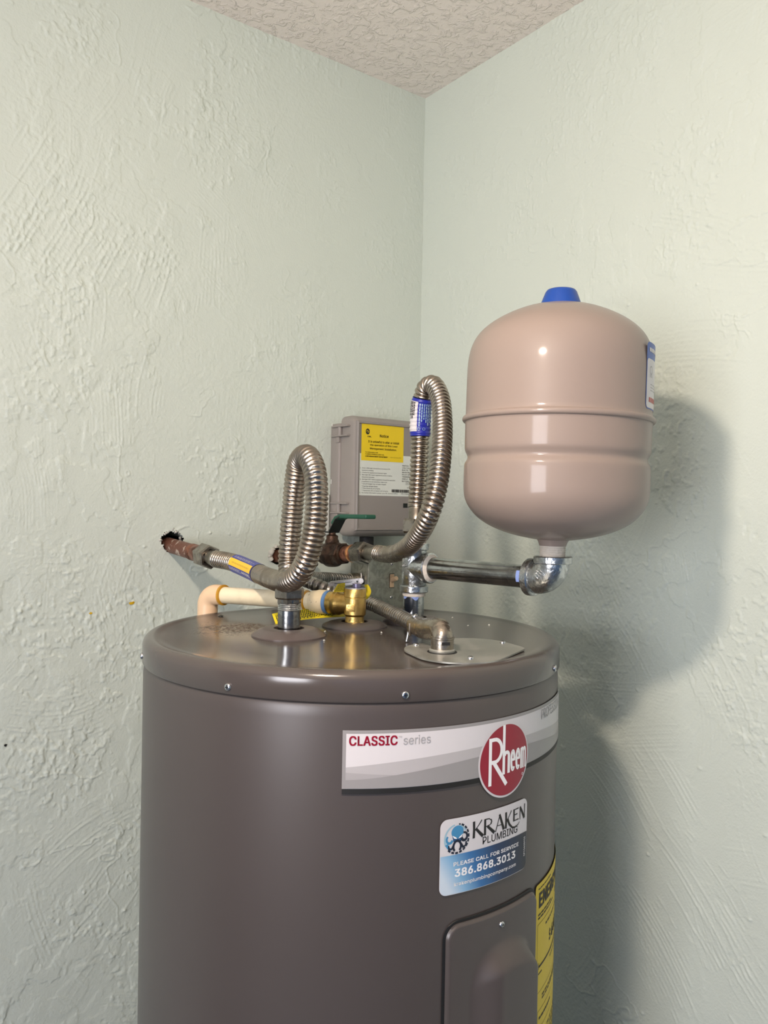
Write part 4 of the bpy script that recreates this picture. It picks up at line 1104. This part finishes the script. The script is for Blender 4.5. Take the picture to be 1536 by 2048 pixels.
# ================================================================== COPPER STUB AND OLD BALL VALVE
T = thing('copper_stub', 'tarnished copper stub pipe coming out of the ragged wall hole', 'pipe', ax1(0.0))
cyl('pipe', ax1(-0.048), ax1(0.088), 0.0118, 'copper_paint', T, 32)
lathe('coupling', [(0.0115, 0.0), (0.0128, 0.001), (0.0128, 0.010), (0.0120, 0.0125), (0.0128, 0.015), (0.0132, 0.030), (0.0150, 0.034), (0.0150, 0.038), (0, 0.038)], ax1(0.078), ax1(0.1) - ax1(0.0), 'copper', T, 36, 35)
T = thing('ball_valve', 'dark tarnished brass ball valve with a green lever handle on the left wall', 'valve', ax2(0.02))
d2 = (ax2(0.1) - ax2(0)).normalized()
ax2w = rm(-0.05, 0.3085, -0.0886 - 0.0038)
cyl('pipe', ax2w, ax2(0.030), 0.0112, 'copper', T, 28)
kq = 0.88
def vl(name, prof, mat): return lathe(name, [(r * kq, h) for r, h in prof], ax2(0), d2, mat, T, 40, 30)
vl('valve_body', [(0.0115, 0.016), (0.0175, 0.017), (0.0175, 0.026), (0.0195, 0.028), (0.0228, 0.034), (0.0228, 0.048), (0.0200, 0.053), (0.0182, 0.056), (0.0182, 0.060), (0.0160, 0.064), (0.0160, 0.078), (0, 0.078)], 'oldbrass')
hexnut('hex_end', ax2(0.060), ax2(0.079), 0.0205 * kq, 'oldbrass', T, 0.6)
vl('copper_adapter', [(0.0115, 0.072), (0.0138, 0.073), (0.0136, 0.085), (0.0128, 0.087), (0.0128, 0.091), (0.0150, 0.094), (0.0150, 0.107), (0, 0.107)], 'copper')
vl('solder_ring', [(0.0138, 0.094), (0.0156, 0.096), (0.0156, 0.100), (0.0140, 0.102)], 'solder')
st0 = ax2(0.043)
lathe('stem_housing', [(0.0110, 0.010), (0.0110, 0.021), (0.0093, 0.024), (0.0093, 0.029), (0.0055, 0.031), (0.0055, 0.037), (0, 0.037)], st0, ZUP, 'oldbrass', T, 28, 30)
def strip(name, pts, w, th, mat, parent, side=None):
    vs = []; fs = []; n = len(pts); pts = [Vector(p) for p in pts]
    for i, p in enumerate(pts):
        t = (pts[min(n - 1, i + 1)] - pts[max(0, i - 1)]).normalized(); sd = Vector(side); nn = t.cross(sd).normalized()
        for a, b in ((-1, -1), (1, -1), (1, 1), (-1, 1)): vs.append(p + sd * a * w / 2 + nn * b * th / 2)
    for i in range(n - 1):
        for k in range(4): fs.append((i * 4 + k, i * 4 + (k + 1) % 4, i * 4 + 4 + (k + 1) % 4, i * 4 + 4 + k))
    fs.append((3, 2, 1, 0)); fs.append(tuple((n - 1) * 4 + k for k in range(4)))
    o = mob(name, vs, fs, mat, parent, 30)
    md = o.modifiers.new('round', 'BEVEL'); md.width = min(w, th) * 0.3; md.segments = 3; md.limit_method = 'ANGLE'
    return o
hs = st0 + ZUP * 0.0345
lever = strip('lever', [hs - NL * 0.014, hs + NL * 0.004, hs + NL * 0.022 + ZUP * 0.021, hs + NL * 0.034 + ZUP * 0.025], 0.020, 0.0026, 'dark_steel', T, NR)
strip('handle_grip', [hs + NL * 0.010 + ZUP * 0.013, hs + NL * 0.020 + ZUP * 0.0225, hs + NL * 0.032 + ZUP * 0.0255, hs + NL * 0.070 + ZUP * 0.0258, hs + NL * 0.103 + ZUP * 0.0262], 0.019, 0.0066, 'green', lever, NR)
cyl('stem_nut', hs, hs + ZUP * 0.004, 0.006, 'oldbrass', lever, 6)
T = cyl('wall_rod', rm(-0.02, 0.2500, -0.0985), rm(0.028, 0.2480, -0.1030), 0.0040, 'dark_steel', None, 16, 0.0008)
T['label'] = 'short grey rod sticking out of the wall below the ball valve'; T['category'] = 'rod'

# ================================================================== TEE, HORIZONTAL PIPE, ELBOW
TC = V(N2[0], N2[1], -0.0755); EC = V(0.1867, 0.885, -0.0755)
ED = (EC - TC); ED.z = 0; SPAN = ED.length; ED.normalize()
T = thing('pipe_tee', 'galvanized iron pipe tee on the back right nipple', 'pipe fitting', TC)
a = lathe_vf([(0.0136, -0.030), (0.0158, -0.026), (0.0158, 0.024), (0.0136, 0.030)], TC, ZUP, 48)
b = lathe_vf([(0.0155, 0.0), (0.0160, 0.012), (0.0168, 0.022), (0.0150, 0.028), (0.0138, 0.028)], TC, ED, 48)
v, f_ = join_vf(a, b); mob('tee_body', v, f_, 'galv', T, 40)
def bandring(name, c, ax_, h0, h1, r, mat, parent, ri=0.0130, n=48):
    return lathe(name, [(ri, h0), (r - 0.001, h0), (r, h0 + 0.001), (r, h1 - 0.001), (r - 0.001, h1), (ri, h1)], c, ax_, mat, parent, n, 30)
bandring('band', TC, ZUP, -0.0322, -0.0232, 0.0182, 'galv', T)
bandring('band', TC, ZUP, 0.0215, 0.0305, 0.0182, 'galv', T)
bandring('band', TC, ED, 0.0205, 0.0285, 0.0192, 'galv', T)
lathe('sealant_ring', [(0.0133, 0.0284), (0.0172, 0.0285), (0.0160, 0.0300), (0.0135, 0.0318)], TC, ED, 'dope', T, 40, 60)
lathe('sealant_ring', [(0.0130, 0.030), (0.0150, 0.0306), (0.0142, 0.035), (0.0128, 0.038)], TC, ZUP, 'dope', T, 32, 60)
lathe('thread', threads(0.031, 0.044, 0.0122), TC, ZUP, 'galv', T, 32, 30)
for k in range(4):
    dk = Quaternion(ZUP, -0.9 + 0.16 * k) @ Vector((-0.35, -0.94, 0))
    chunk('cast_mark', TC + dk * 0.0158 + ZUP * (0.001 + 0.001 * (k % 2)), 0.0012, 'galv', T, k)
T = thing('horizontal_pipe', 'straight galvanized pipe between the tee and the elbow', 'pipe', TC.lerp(EC, 0.5))
lathe('pipe_body', [(0, 0.026), (0.0132, 0.026), (0.0132, SPAN - 0.026), (0, SPAN - 0.026)], TC, ED, 'pipe', T, 48, 40)
T = thing('pipe_elbow', 'galvanized iron elbow holding up the beige tank', 'pipe fitting', EC)
rb = 0.019; cpt = EC - ED * rb + ZUP * rb
arcp = [cpt + (-ZUP) * (rb * math.cos(t)) + ED * (rb * math.sin(t)) for t in [PI / 2 * i / 10 for i in range(11)]]
pth = Path([EC - ED * 0.0290] + arcp + [EC + ZUP * 0.0235], 12)
tube('elbow_body', pth, 0, pth.len, lambda d: 0.0182, 0.001, 'galv', T, 44, 60)
bandring('band', EC, ZUP, 0.0165, 0.0248, 0.0212, 'galv', T)
bandring('band', EC, -ED, 0.0215, 0.0305, 0.0212, 'galv', T)
lathe('sealant_ring', [(0.0132, 0.0304), (0.0178, 0.0305), (0.0160, 0.0325), (0.0133, 0.0345)], EC, -ED, 'dope', T, 40, 60)
sm = Path([EC - ED * 0.0325 - Vector((0, 0, 0)), EC - ED * 0.0395], 6)
wrap('sealant_smear', sm, 0, sm.len, 0.01345, 'dope_blue', T, sm.theta_of(0, Vector((-0.6, -0.8, 0.1))) - 0.55, sm.theta_of(0, Vector((-0.6, -0.8, 0.1))) + 0.45, 10, 6)
for k in range(7):                       # raised casting marks on the outer face of the bend
    t = 0.25 + 0.07 * (k % 4)
    dd = Vector((-0.55, -0.82, 0)); q = cpt + (-ZUP * math.cos(0.75) + ED * math.sin(0.75)) * rb
    side = ED.cross(ZUP); side = side if side.y < 0 else -side
    p = q + side * 0.0178 + (ED * 0.6 + ZUP * 0.8) * (0.0030 * (k % 4) - 0.0045) + (ZUP * 0.6 - ED * 0.8) * (0.0042 * (k // 4) - 0.002)
    strip('cast_mark', [p, p + (ZUP * 0.55 - ED * 0.8) * 0.0022, p + (ZUP * 0.6 - ED * 0.8) * 0.0044], 0.0011, 0.0012, 'galv', T, (ED * 0.6 + ZUP * 0.8).normalized())

# ================================================================== EXPANSION TANK
TX = thing('expansion_tank', 'beige enamelled expansion tank with blue cap standing on the elbow', 'tank', EC + ZUP * 0.020)
TA = (Vector((0.0036, 0, 0.26))).normalized()
TO = V(0.1867, 0.885, 0.0)
TR = 0.1000
pr = [(0.0, -0.0330), (0.0155, -0.0330), (0.022, -0.0325), (0.045, -0.0285), (0.066, -0.0215), (0.082, -0.0125), (0.0925, -0.0015), (0.0980, 0.0090), (0.0998, 0.0190), (TR, 0.030), (TR, 0.0440), (0.0994, 0.0490), (0.0968, 0.0530), (0.0962, 0.0556), (0.0972, 0.0584), (0.0994, 0.0625), (TR, 0.067), (TR, 0.0930), (0.1006, 0.0938)]
for i in range(0, 9):
    t = PI * i / 8; pr.append((0.1006 + 0.0030 * math.sin(t), 0.0974 - 0.0034 * math.cos(t)))
pr += [(0.1004, 0.1015), (0.0998, 0.1035), (0.0998, 0.1480), (0.0994, 0.1590), (0.0980, 0.1700), (0.0950, 0.1800), (0.0900, 0.1890), (0.0825, 0.1970), (0.0725, 0.2045), (0.0580, 0.2125), (0.0420, 0.2190), (0.0260, 0.2230), (0.0, 0.2245)]
def spl(p, it=1):
    for _ in range(it):
        q = [p[0]]
        for a, b in zip(p, p[1:]): q += [((a[0] * 3 + b[0]) / 4, (a[1] * 3 + b[1]) / 4), ((a[0] + b[0] * 3) / 4, (a[1] + b[1] * 3) / 4)]
        q.append(p[-1]); p = q
    return p
lathe('tank_shell', spl(pr, 2), TO, TA, 'tank', TX, 160, 60)
lathe('neck', [(0, -0.0395), (0.0146, -0.0395), (0.0148, -0.0385), (0.0162, -0.0345), (0.0185, -0.0315), (0.0, -0.0315)], TO, TA, 'tank', TX, 40, 40)
lathe('thread', threads(-0.0520, -0.0395, 0.0134, 0.0022, 0.0009), TO, TA, 'dope', TX, 40, 30)
lathe('cap', [(0, 0.2180), (0.0236, 0.2180), (0.0240, 0.2195), (0.0236, 0.2215), (0.0172, 0.2385), (0.0155, 0.2408), (0.0100, 0.2418), (0, 0.2420)], TO, TA, 'blue_cap', TX, 48, 50)
def tmap(phi0, z0):
    return lambda x, y, off: TO + TA * (z0 + y) + Vector((math.sin(phi0 + x / TR), -math.cos(phi0 + x / TR), 0)) * (0.0998 + off)
tm = tmap(0.855, 0.1055); tw, thh = 0.095, 0.0685
f = Flat(); f.rrect(0, 0, tw, thh, 0.006); tl = f.lay('tank_label', tm, 0.0003, 'bluerim', TX)
tl['label'] = 'white label with blue border on the right side of the tank'
f = Flat(); f.rrect(0.0012, 0.0012, tw - 0.0012, thh - 0.0170, 0.004); f.lay('white_field', tm, 0.0005, 'white', tl)
f = Flat(); f.bars(0.006, thh - 0.010, 0.060, thh - 0.0055, 1, 61, 0.9); f.lay('lettering', tm, 0.0006, 'white', tl)
f = Flat(); f.arc(0.013, 0.040, 0.004, 0.004, 0, 2 * PI, 0.0012); f.bars(0.009, 0.0325, 0.020, 0.0355, 2, 62, 0.5); f.bars(0.012, 0.018, 0.08, 0.027, 3, 63, 0.35)
f.lay('lettering', tm, 0.0006, 'grey_text', tl)
f = Flat(); f.bars(0.008, 0.007, 0.05, 0.0125, 1, 64, 0.9); f.lay('lettering', tm, 0.0006, 'redtext', tl)

# ================================================================== FLEXIBLE CONDUIT
T = thing('flex_conduit', 'grey flexible metal conduit lying across the heater top behind the brass valve', 'conduit', V(0.061, 0.808, ZT))
EBx = V(0.0605, 0.8010, ZT + 0.0026)
ce = at(834, 1251, 0.876)
pts = [at(848, 1257, 0.852), ce, at(812, 1240, 0.918), at(786, 1227, 0.968), at(758, 1214, 1.025), at(735, 1205, 1.055), at(700, 1196, 1.062), at(665, 1184, 1.060), at(636, 1171, 1.065), at(608, 1160, 1.085), at(588, 1153, 1.130), at(583, 1149, 1.200), at(598, 1150, 1.280), at(630, 1154, 1.350), at(660, 1155, 1.400), rm(0.030, 0.1750, -0.132), rm(0.030, 0.1620, -0.132)]
pC = Path(pts)
CRr, CP = 0.0090, 0.0078
def cond_r(d):
    ph = (d / CP) % 1.0
    return CRr - 0.0029 * (1 - min(1.0, abs(math.sin(PI * ph)) * 1.5) ** 0.8)
tube('conduit', pC, 0.004, pC.len - 0.010, cond_r, CP / 8, 'conduit', T, 30, 65)
cyl('box_connector', rm(0.030, 0.1800, -0.132), rm(0.030, 0.1608, -0.132), 0.0115, 'diecast', T, 24, 0.001)
# 90 degree die cast connector on the junction plate
d0 = (at(848, 1257, 0.852) - ce); d0.z = 0; d0.normalize()
ctop = EBx + ZUP * 0.0235
pE = Path([at(832, 1250, 0.880), at(849, 1257, 0.850), EBx + ZUP * 0.0212 - d0 * 0.012, EBx + ZUP * 0.0190 - d0 * 0.004, EBx + ZUP * 0.0150 + d0 * 0.0006, EBx + ZUP * 0.010, EBx + ZUP * 0.004], 14)
tube('connector_body', pE, 0.001, pE.len, lambda d: 0.0106 + 0.0006 * math.sin(PI * d / pE.len), 0.001, 'diecast', T, 36, 60, True)
lathe('connector_collar', [(0.0100, 0.003), (0.0114, 0.0035), (0.0114, 0.0130), (0.0120, 0.0135), (0.0120, 0.0152), (0.0100, 0.0160)], EBx, ZUP, 'diecast', T, 40, 30)
lathe('lock_ring', [(0.0100, 0.0), (0.0126, 0.0), (0.0130, 0.0008), (0.0130, 0.0026), (0.0122, 0.0036), (0.0100, 0.0036)], EBx, ZUP, 'plate', T, 40, 30)
cd = Vector((0.25, -0.97, 0)).normalized(); cx_ = Vector((0.97, 0.25, 0))
box('collar_window', (0.0082, 0.0010, 0.0030), axes(cx_, cd, ZUP, EBx + ZUP * 0.0098 + cd * 0.0112), 'black', T)
p, x, y, tt = pE.at(0.008)
sd = tt.cross(ZUP).normalized(); sd = sd if sd.y < 0 else -sd
box('clamp_strap', (0.009, 0.0030, 0.014), axes(tt, sd, tt.cross(sd) if tt.cross(sd).z > 0 else -tt.cross(sd), p + sd * 0.0100 - ZUP * 0.003), 'diecast', T, 0.0008)
pan_screw(p + ZUP * 0.0105 + sd * 0.004, (ZUP + sd * 0.5).normalized(), 0.0036, 0.0024, T, name='clamp_screw')
cyl('clamp_screw', p + sd * 0.0105 - ZUP * 0.006, p + sd * 0.0125 - ZUP * 0.0165, 0.0016, 'screw', T, 14)

# ================================================================== LOAD CONTROL BOX ON THE LEFT WALL
B0, B1, BZ0, BZ1, BA = 0.0530, 0.2025, -0.0455, 0.1525, 0.0765
T = thing('control_box', 'grey plastic utility control box with yellow notice on the left wall', 'electrical box', rm(0, (B0 + B1) / 2, BZ0))
def rbox(name, a0, a1, b0, b1, z0, z1, mat, parent, bev=0.0, seg=3):
    c = rm((a0 + a1) / 2, (b0 + b1) / 2, (z0 + z1) / 2)
    return box(name, (b1 - b0, a1 - a0, z1 - z0), axes(NR, NL, ZUP, c), mat, parent, bev, seg)
rbox('back_tray', 0.0002, 0.030, B0 - 0.002, B1 + 0.004, BZ0 + 0.006, BZ1 - 0.005, 'greybox', T, 0.004)
for z in (0.1445, 0.0435):
    rbox('mounting_slot', 0.0050, 0.0066, B1 + 0.0036, B1 + 0.0044, z - 0.0040, z + 0.0040, 'white_plastic', T)
bm = bmesh.new()
def ringr(a_, di, dz, r_, n_=6):
    b0, b1, z0, z1 = B0 + di, B1 - di, BZ0 + dz, BZ1 - dz; out = []
    for cb, cz, t0 in ((b1 - r_, z1 - r_, 0), (b0 + r_, z1 - r_, PI / 2), (b0 + r_, z0 + r_, PI), (b1 - r_, z0 + r_, 1.5 * PI)):
        out += [rm(a_, cb + r_ * math.cos(t0 + PI / 2 * i / n_), cz + r_ * math.sin(t0 + PI / 2 * i / n_)) for i in range(n_ + 1)]
    return [bm.verts.new(p) for p in out]
ll = [ringr(0.0295, 0.0, -0.008, 0.012), ringr(0.0480, 0.0, -0.008, 0.012), ringr(0.0620, 0.0005, -0.0055, 0.011), ringr(0.0690, 0.0015, -0.001, 0.010), ringr(BA - 0.0045, 0.0035, 0.0020, 0.008)]
for l0, l1 in zip(ll, ll[1:]):
    for i in range(len(l0)): bm.faces.new((l0[i], l0[(i + 1) % len(l0)], l1[(i + 1) % len(l0)], l1[i]))
bm.faces.new(ll[-1]); bm.faces.new(ll[0][::-1])
lid = bmob('lid', bm, 'greybox', T, 50)
# raised frame round the recessed front panel
fr = 0.0064
bm = bmesh.new()
def ring2(a, i): return [rm(a, b, z) for b, z in ((B1 - i, BZ0 + i), (B0 + i, BZ0 + i), (B0 + i, BZ1 - i), (B1 - i, BZ1 - i))]
loops = [ring2(BA - 0.006, 0.0025), ring2(BA - 0.001, 0.0035), ring2(BA, 0.0045), ring2(BA, fr + 0.0005), ring2(BA - 0.0030, fr + 0.0010)]
vv = [[bm.verts.new(p) for p in l] for l in loops]
for l0, l1 in zip(vv, vv[1:]):
    for i in range(4): bm.faces.new((l0[i], l0[(i + 1) % 4], l1[(i + 1) % 4], l1[i]))
bm.faces.new(vv[-1])
bmob('lid_panel', bm, 'greylid', T, 20)
for zz in (0.133, -0.0035):
    for k in (-1, 1):
        rbox('hinge_fin', 0.008, 0.058, B1 - 0.002, B1 + 0.0075, zz + k * 0.0085 - 0.0014, zz + k * 0.0085 + 0.0014, 'greybox', T, 0.0008)
    cyl('hinge_pin', rm(0.030, B1 + 0.003, zz - 0.0085), rm(0.030, B1 + 0.003, zz + 0.0085), 0.0040, 'greybox', T, 16)
    rbox('hinge_hook', 0.020, 0.030, B1 + 0.001, B1 + 0.006, zz - 0.020, zz - 0.010, 'greybox', T, 0.001)
pa = BA - 0.0030
def bm_map(x, y, off): return rm(pa + off, x, y)
def fmap(b_left, z_bot):            # x to the right as seen from the room
    return lambda x, y, off: rm(pa + off, b_left - x, z_bot + y)
wlab = Flat(); wlab.rect(0, 0, 0.134, 0.0735); mw = fmap(0.1925, 0.0195)
wl_o = wlab.lay('instruction_label', mw, 0.0003, 'whitelabel', T, None); wl_o['label'] = 'pale printed instruction label below the yellow notice'
f = Flat()
lines = ['1.  Green (ON) light should be on to assure FPL', '     equipment is working.', '2.  Check the appliance indicator light.', '3.  Red light ON means appliance power is being', '     temporarily interrupted.', '4.  Red light OFF means appliance should be operable.', '     If appliance is not operating, make sure:', '     * Circuit breaker has not been tripped.', '     * Fuse has not been blown.', '     * Time clocks are set properly.', '     * Thermostat (A/C or heater) set correctly.', '5.  For further information contact your FPL business office.']
wid = [0.0680, 0.030, 0.060, 0.072, 0.032, 0.080, 0.061, 0.059, 0.040, 0.046, 0.064, 0.086]
for k, (l, w_) in enumerate(zip(lines, wid)):
    y = 0.0465 - k * 0.00395; x = 0.0012 + (0.0040 if l.startswith('     ') else 0)
    f.text(l.strip(), x, y, x + w_ * 0.98 - (0.004 if l.startswith('     ') else 0), y + 0.0026)
for k, l in enumerate(['SWITCH - BREAKER', 'VOLTAGE - 240', 'DATE - 1994', 'MAIN RELAY ONE', 'PILOT RELAY ONE', 'TRANSMIT CODE', 'INPUT 240V 60', 'RATED MOTOR']):
    y = 0.0545 - k * 0.0040; f.text(l, 0.0945, y, 0.130, y + 0.0024, offset=0.012)
f.text('FPL Transponder No.', 0.093, 0.0030, 0.130, 0.0056)
f.text('N C', 0.1055, 0.0225, 0.1120, 0.0255); f.text('N C', 0.107, 0.0145, 0.1120, 0.0175)
for (xa, ya, xb, yb) in ((0.1035, 0.0212, 0.1140, 0.0268), (0.1170, 0.0212, 0.1270, 0.0268), (0.1170, 0.0135, 0.1270, 0.0190)):
    w = 0.0004; f.rect(xa, ya, xb, ya + w); f.rect(xa, yb - w, xb, yb); f.rect(xa, ya, xa + w, yb); f.rect(xb - w, ya, xb, yb)
x = 0.0715; g = random.Random(9)
while x < 0.113:
    w = g.choice((0.0003, 0.0006, 0.0009)); f.rect(x, 0.0068, x + w, 0.0122); x += w + g.choice((0.0002, 0.0004))
f.lay('lettering', mw, 0.0005, 'ink', wl_o, None)
yl = Flat(); yl.rect(0, 0, 0.0935, 0.0640); my = fmap(0.1895, 0.0808)
yo = yl.lay('notice_sticker', my, 0.0007, 'yellow', T, None); yo['label'] = 'yellow notice sticker'
f = Flat()
f.text('Notice', 0.0395, 0.0425, 0.0590, 0.0478, offset=0.022)
f.text('It is unlawful to alter or inhibit', 0.0145, 0.0320, 0.0835, 0.0362, offset=0.018)
f.text('the operation of this Load', 0.0185, 0.0258, 0.0790, 0.0298, offset=0.018)
f.text('Management Installation.', 0.0185, 0.0192, 0.0780, 0.0236, offset=0.018)
f.text('For Information Call', 0.0085, 0.0140, 0.0360, 0.0160, offset=0.02)
f.text('FLORIDA POWER & LIGHT CO.', 0.0085, 0.0105, 0.0500, 0.0126, offset=0.02)
f.text('LOAD MANAGEMENT DEPARTMENT', 0.0085, 0.0066, 0.0580, 0.0090, offset=0.03)
f.text('Form 110, Rev 3/93', 0.0640, 0.0070, 0.0880, 0.0088)
f.text('FPL', 0.0130, 0.0410, 0.0215, 0.0436, offset=0.05)
f.disc(0.0130, 0.0510, 0.0042, 0.0052, 28)
f.lay('lettering', my, 0.0009, 'ink', yo, None)
f = Flat(); f.arc(0.0125, 0.0500, 0.0020, 0.0030, 0.3, 2.8, 0.0006, 0.0010); f.arc(0.0138, 0.0520, 0.0018, 0.0024, 3.6, 6.0, 0.0005, 0.0009); f.lay('logo_curve', my, 0.0011, 'yellow', yo, None)
f = Flat(); f.rect(0, 0, 0.010, 0.008); f.lay('indicator_window', fmap(0.094, -0.0010), 0.0004, 'dark_steel', T, None)
# conduit nipple between the two boxes
T = thing('conduit_nipple', 'dark conduit nipple under the grey control box', 'conduit', rm(0.032, 0.150, -0.085))
lathe('nipple_body', [(0, 0.0), (0.0130, 0.0), (0.0130, 0.028), (0, 0.028)], rm(0.030, 0.1430, -0.0832), ZUP, 'black', T, 28, 40)
lathe('lock_ring', [(0.013, 0.0), (0.0160, 0.0), (0.0160, 0.003), (0.013, 0.003)], rm(0.030, 0.1430, -0.0832), ZUP, 'dark_steel', T, 8, 20)
# white wire cover beside the box
T = rbox('wire_cover', 0.0002, 0.006, 0.2090, 0.2230, -0.0520, 0.020, 'white_plastic', None, 0.0015)
T['label'] = 'narrow white plastic wire cover on the wall left of the control box'; T['category'] = 'wire cover'

# ================================================================== SWITCH BOX
SB, SZ = 0.1065, -0.1345
T = thing('switch_box', 'square galvanized switch box with ivory toggle under the control box', 'switch', rm(0, SB, SZ - 0.051))
rbox('box_body', 0.0002, 0.0570, SB - 0.0515, SB + 0.0515, SZ - 0.0515, SZ + 0.0515, 'steelbox', T, 0.004)
rbox('cover', 0.0568, 0.0600, SB - 0.0530, SB + 0.0530, SZ - 0.0530, SZ + 0.0530, 'steelbox', T, 0.0014)
lathe('knockout', [(0.0095, 0), (0.0110, 0.0004), (0.0100, 0.0008), (0, 0.0008)], rm(0.030, SB + 0.0515, SZ + 0.030), NR, 'steelbox', T, 28, 30)
for dz in (-0.0302, 0.0302):
    pan_screw(rm(0.0600, SB, SZ + dz), NL, 0.0032, 0.0016, T)
rbox('toggle_frame', 0.0596, 0.0606, SB - 0.0052, SB + 0.0052, SZ - 0.0130, SZ + 0.0130, 'dark_steel', T)
tp = rbox('toggle_plate', 0.0600, 0.0618, SB - 0.0046, SB + 0.0046, SZ - 0.0120, SZ + 0.0120, 'toggle', T, 0.0006)
b_ = rm(0.061, SB, SZ + 0.001); td = (NL + ZUP * 0.35).normalized()
lathe('toggle', [(0.0046, 0), (0.0042, 0.006), (0.0044, 0.0135), (0.0036, 0.0148), (0, 0.015)], b_, td, 'toggle', tp, 20, 40)

# ================================================================== PENDANT LAMP (above the frame)
T = thing('pendant_lamp', 'small lit oval lamp hanging from the ceiling above the viewer', 'lamp', LAMP_POS)
lathe('globe', [(0.019 * math.sin(PI * i / 16), -0.034 * math.cos(PI * i / 16)) for i in range(17)], LAMP_POS, Vector((0.85, -0.53, 0)), 'globe', T, 32, 80)
lathe('socket', [(0, LAMP_R * 0.98), (0.018, LAMP_R * 0.98), (0.020, LAMP_R + 0.01), (0.016, LAMP_R + 0.035), (0.004, LAMP_R + 0.045), (0, LAMP_R + 0.045)], LAMP_POS, ZUP, 'white_plastic', T, 28, 40)
cyl('cord', LAMP_POS + ZUP * (LAMP_R + 0.04), Vector((LAMP_POS.x, LAMP_POS.y, ROOM_H - 0.02)), 0.003, 'white_plastic', T, 12)
lathe('ceiling_rose', [(0, -0.022), (0.02, -0.022), (0.045, -0.008), (0.048, 0.0), (0, 0.0)], Vector((LAMP_POS.x, LAMP_POS.y, ROOM_H)), ZUP, 'white_plastic', T, 32, 40)

# ================================================================== BITS LYING ON THE HEATER
def bit(x, y, r, mat, label, group, flat=0.4, zr=ZT):
    o = chunk('debris_bit', V(x, y, zr + r * flat * 0.9), r, mat, None, x * 91, flat)
    o['label'] = label; o['category'] = 'debris'; o['group'] = group
bit(-0.2086, 1.0421, 0.0032, 'dark_steel', 'small dark chip lying on the back left of the heater top', 'loose bits on the heater top', 0.3)
for (px, py, lb) in ((650, 1264, 'tiny pale crumb right of the left pipe flange'), (648, 1282, 'tiny pale crumb on the heater top in front of the left flange edge'), (763, 1266, 'tiny pale crumb beside the dark flange of the brass valve'), (905, 1236, 'tiny pale crumb behind the conduit elbow, near the tee'), (978, 1251, 'tiny pale crumb on the back right of the heater top'), (936, 1252, 'tiny pale crumb midway behind the junction cover')):
    r_ = _f + CR * ((px - 768) / F_PX) - CU * ((py - 1024) / F_PX); r_ *= ZT / r_.z
    bit(r_.x, r_.y, 0.0011, 'white_plastic', lb, 'pale crumbs on the heater top', 0.7)
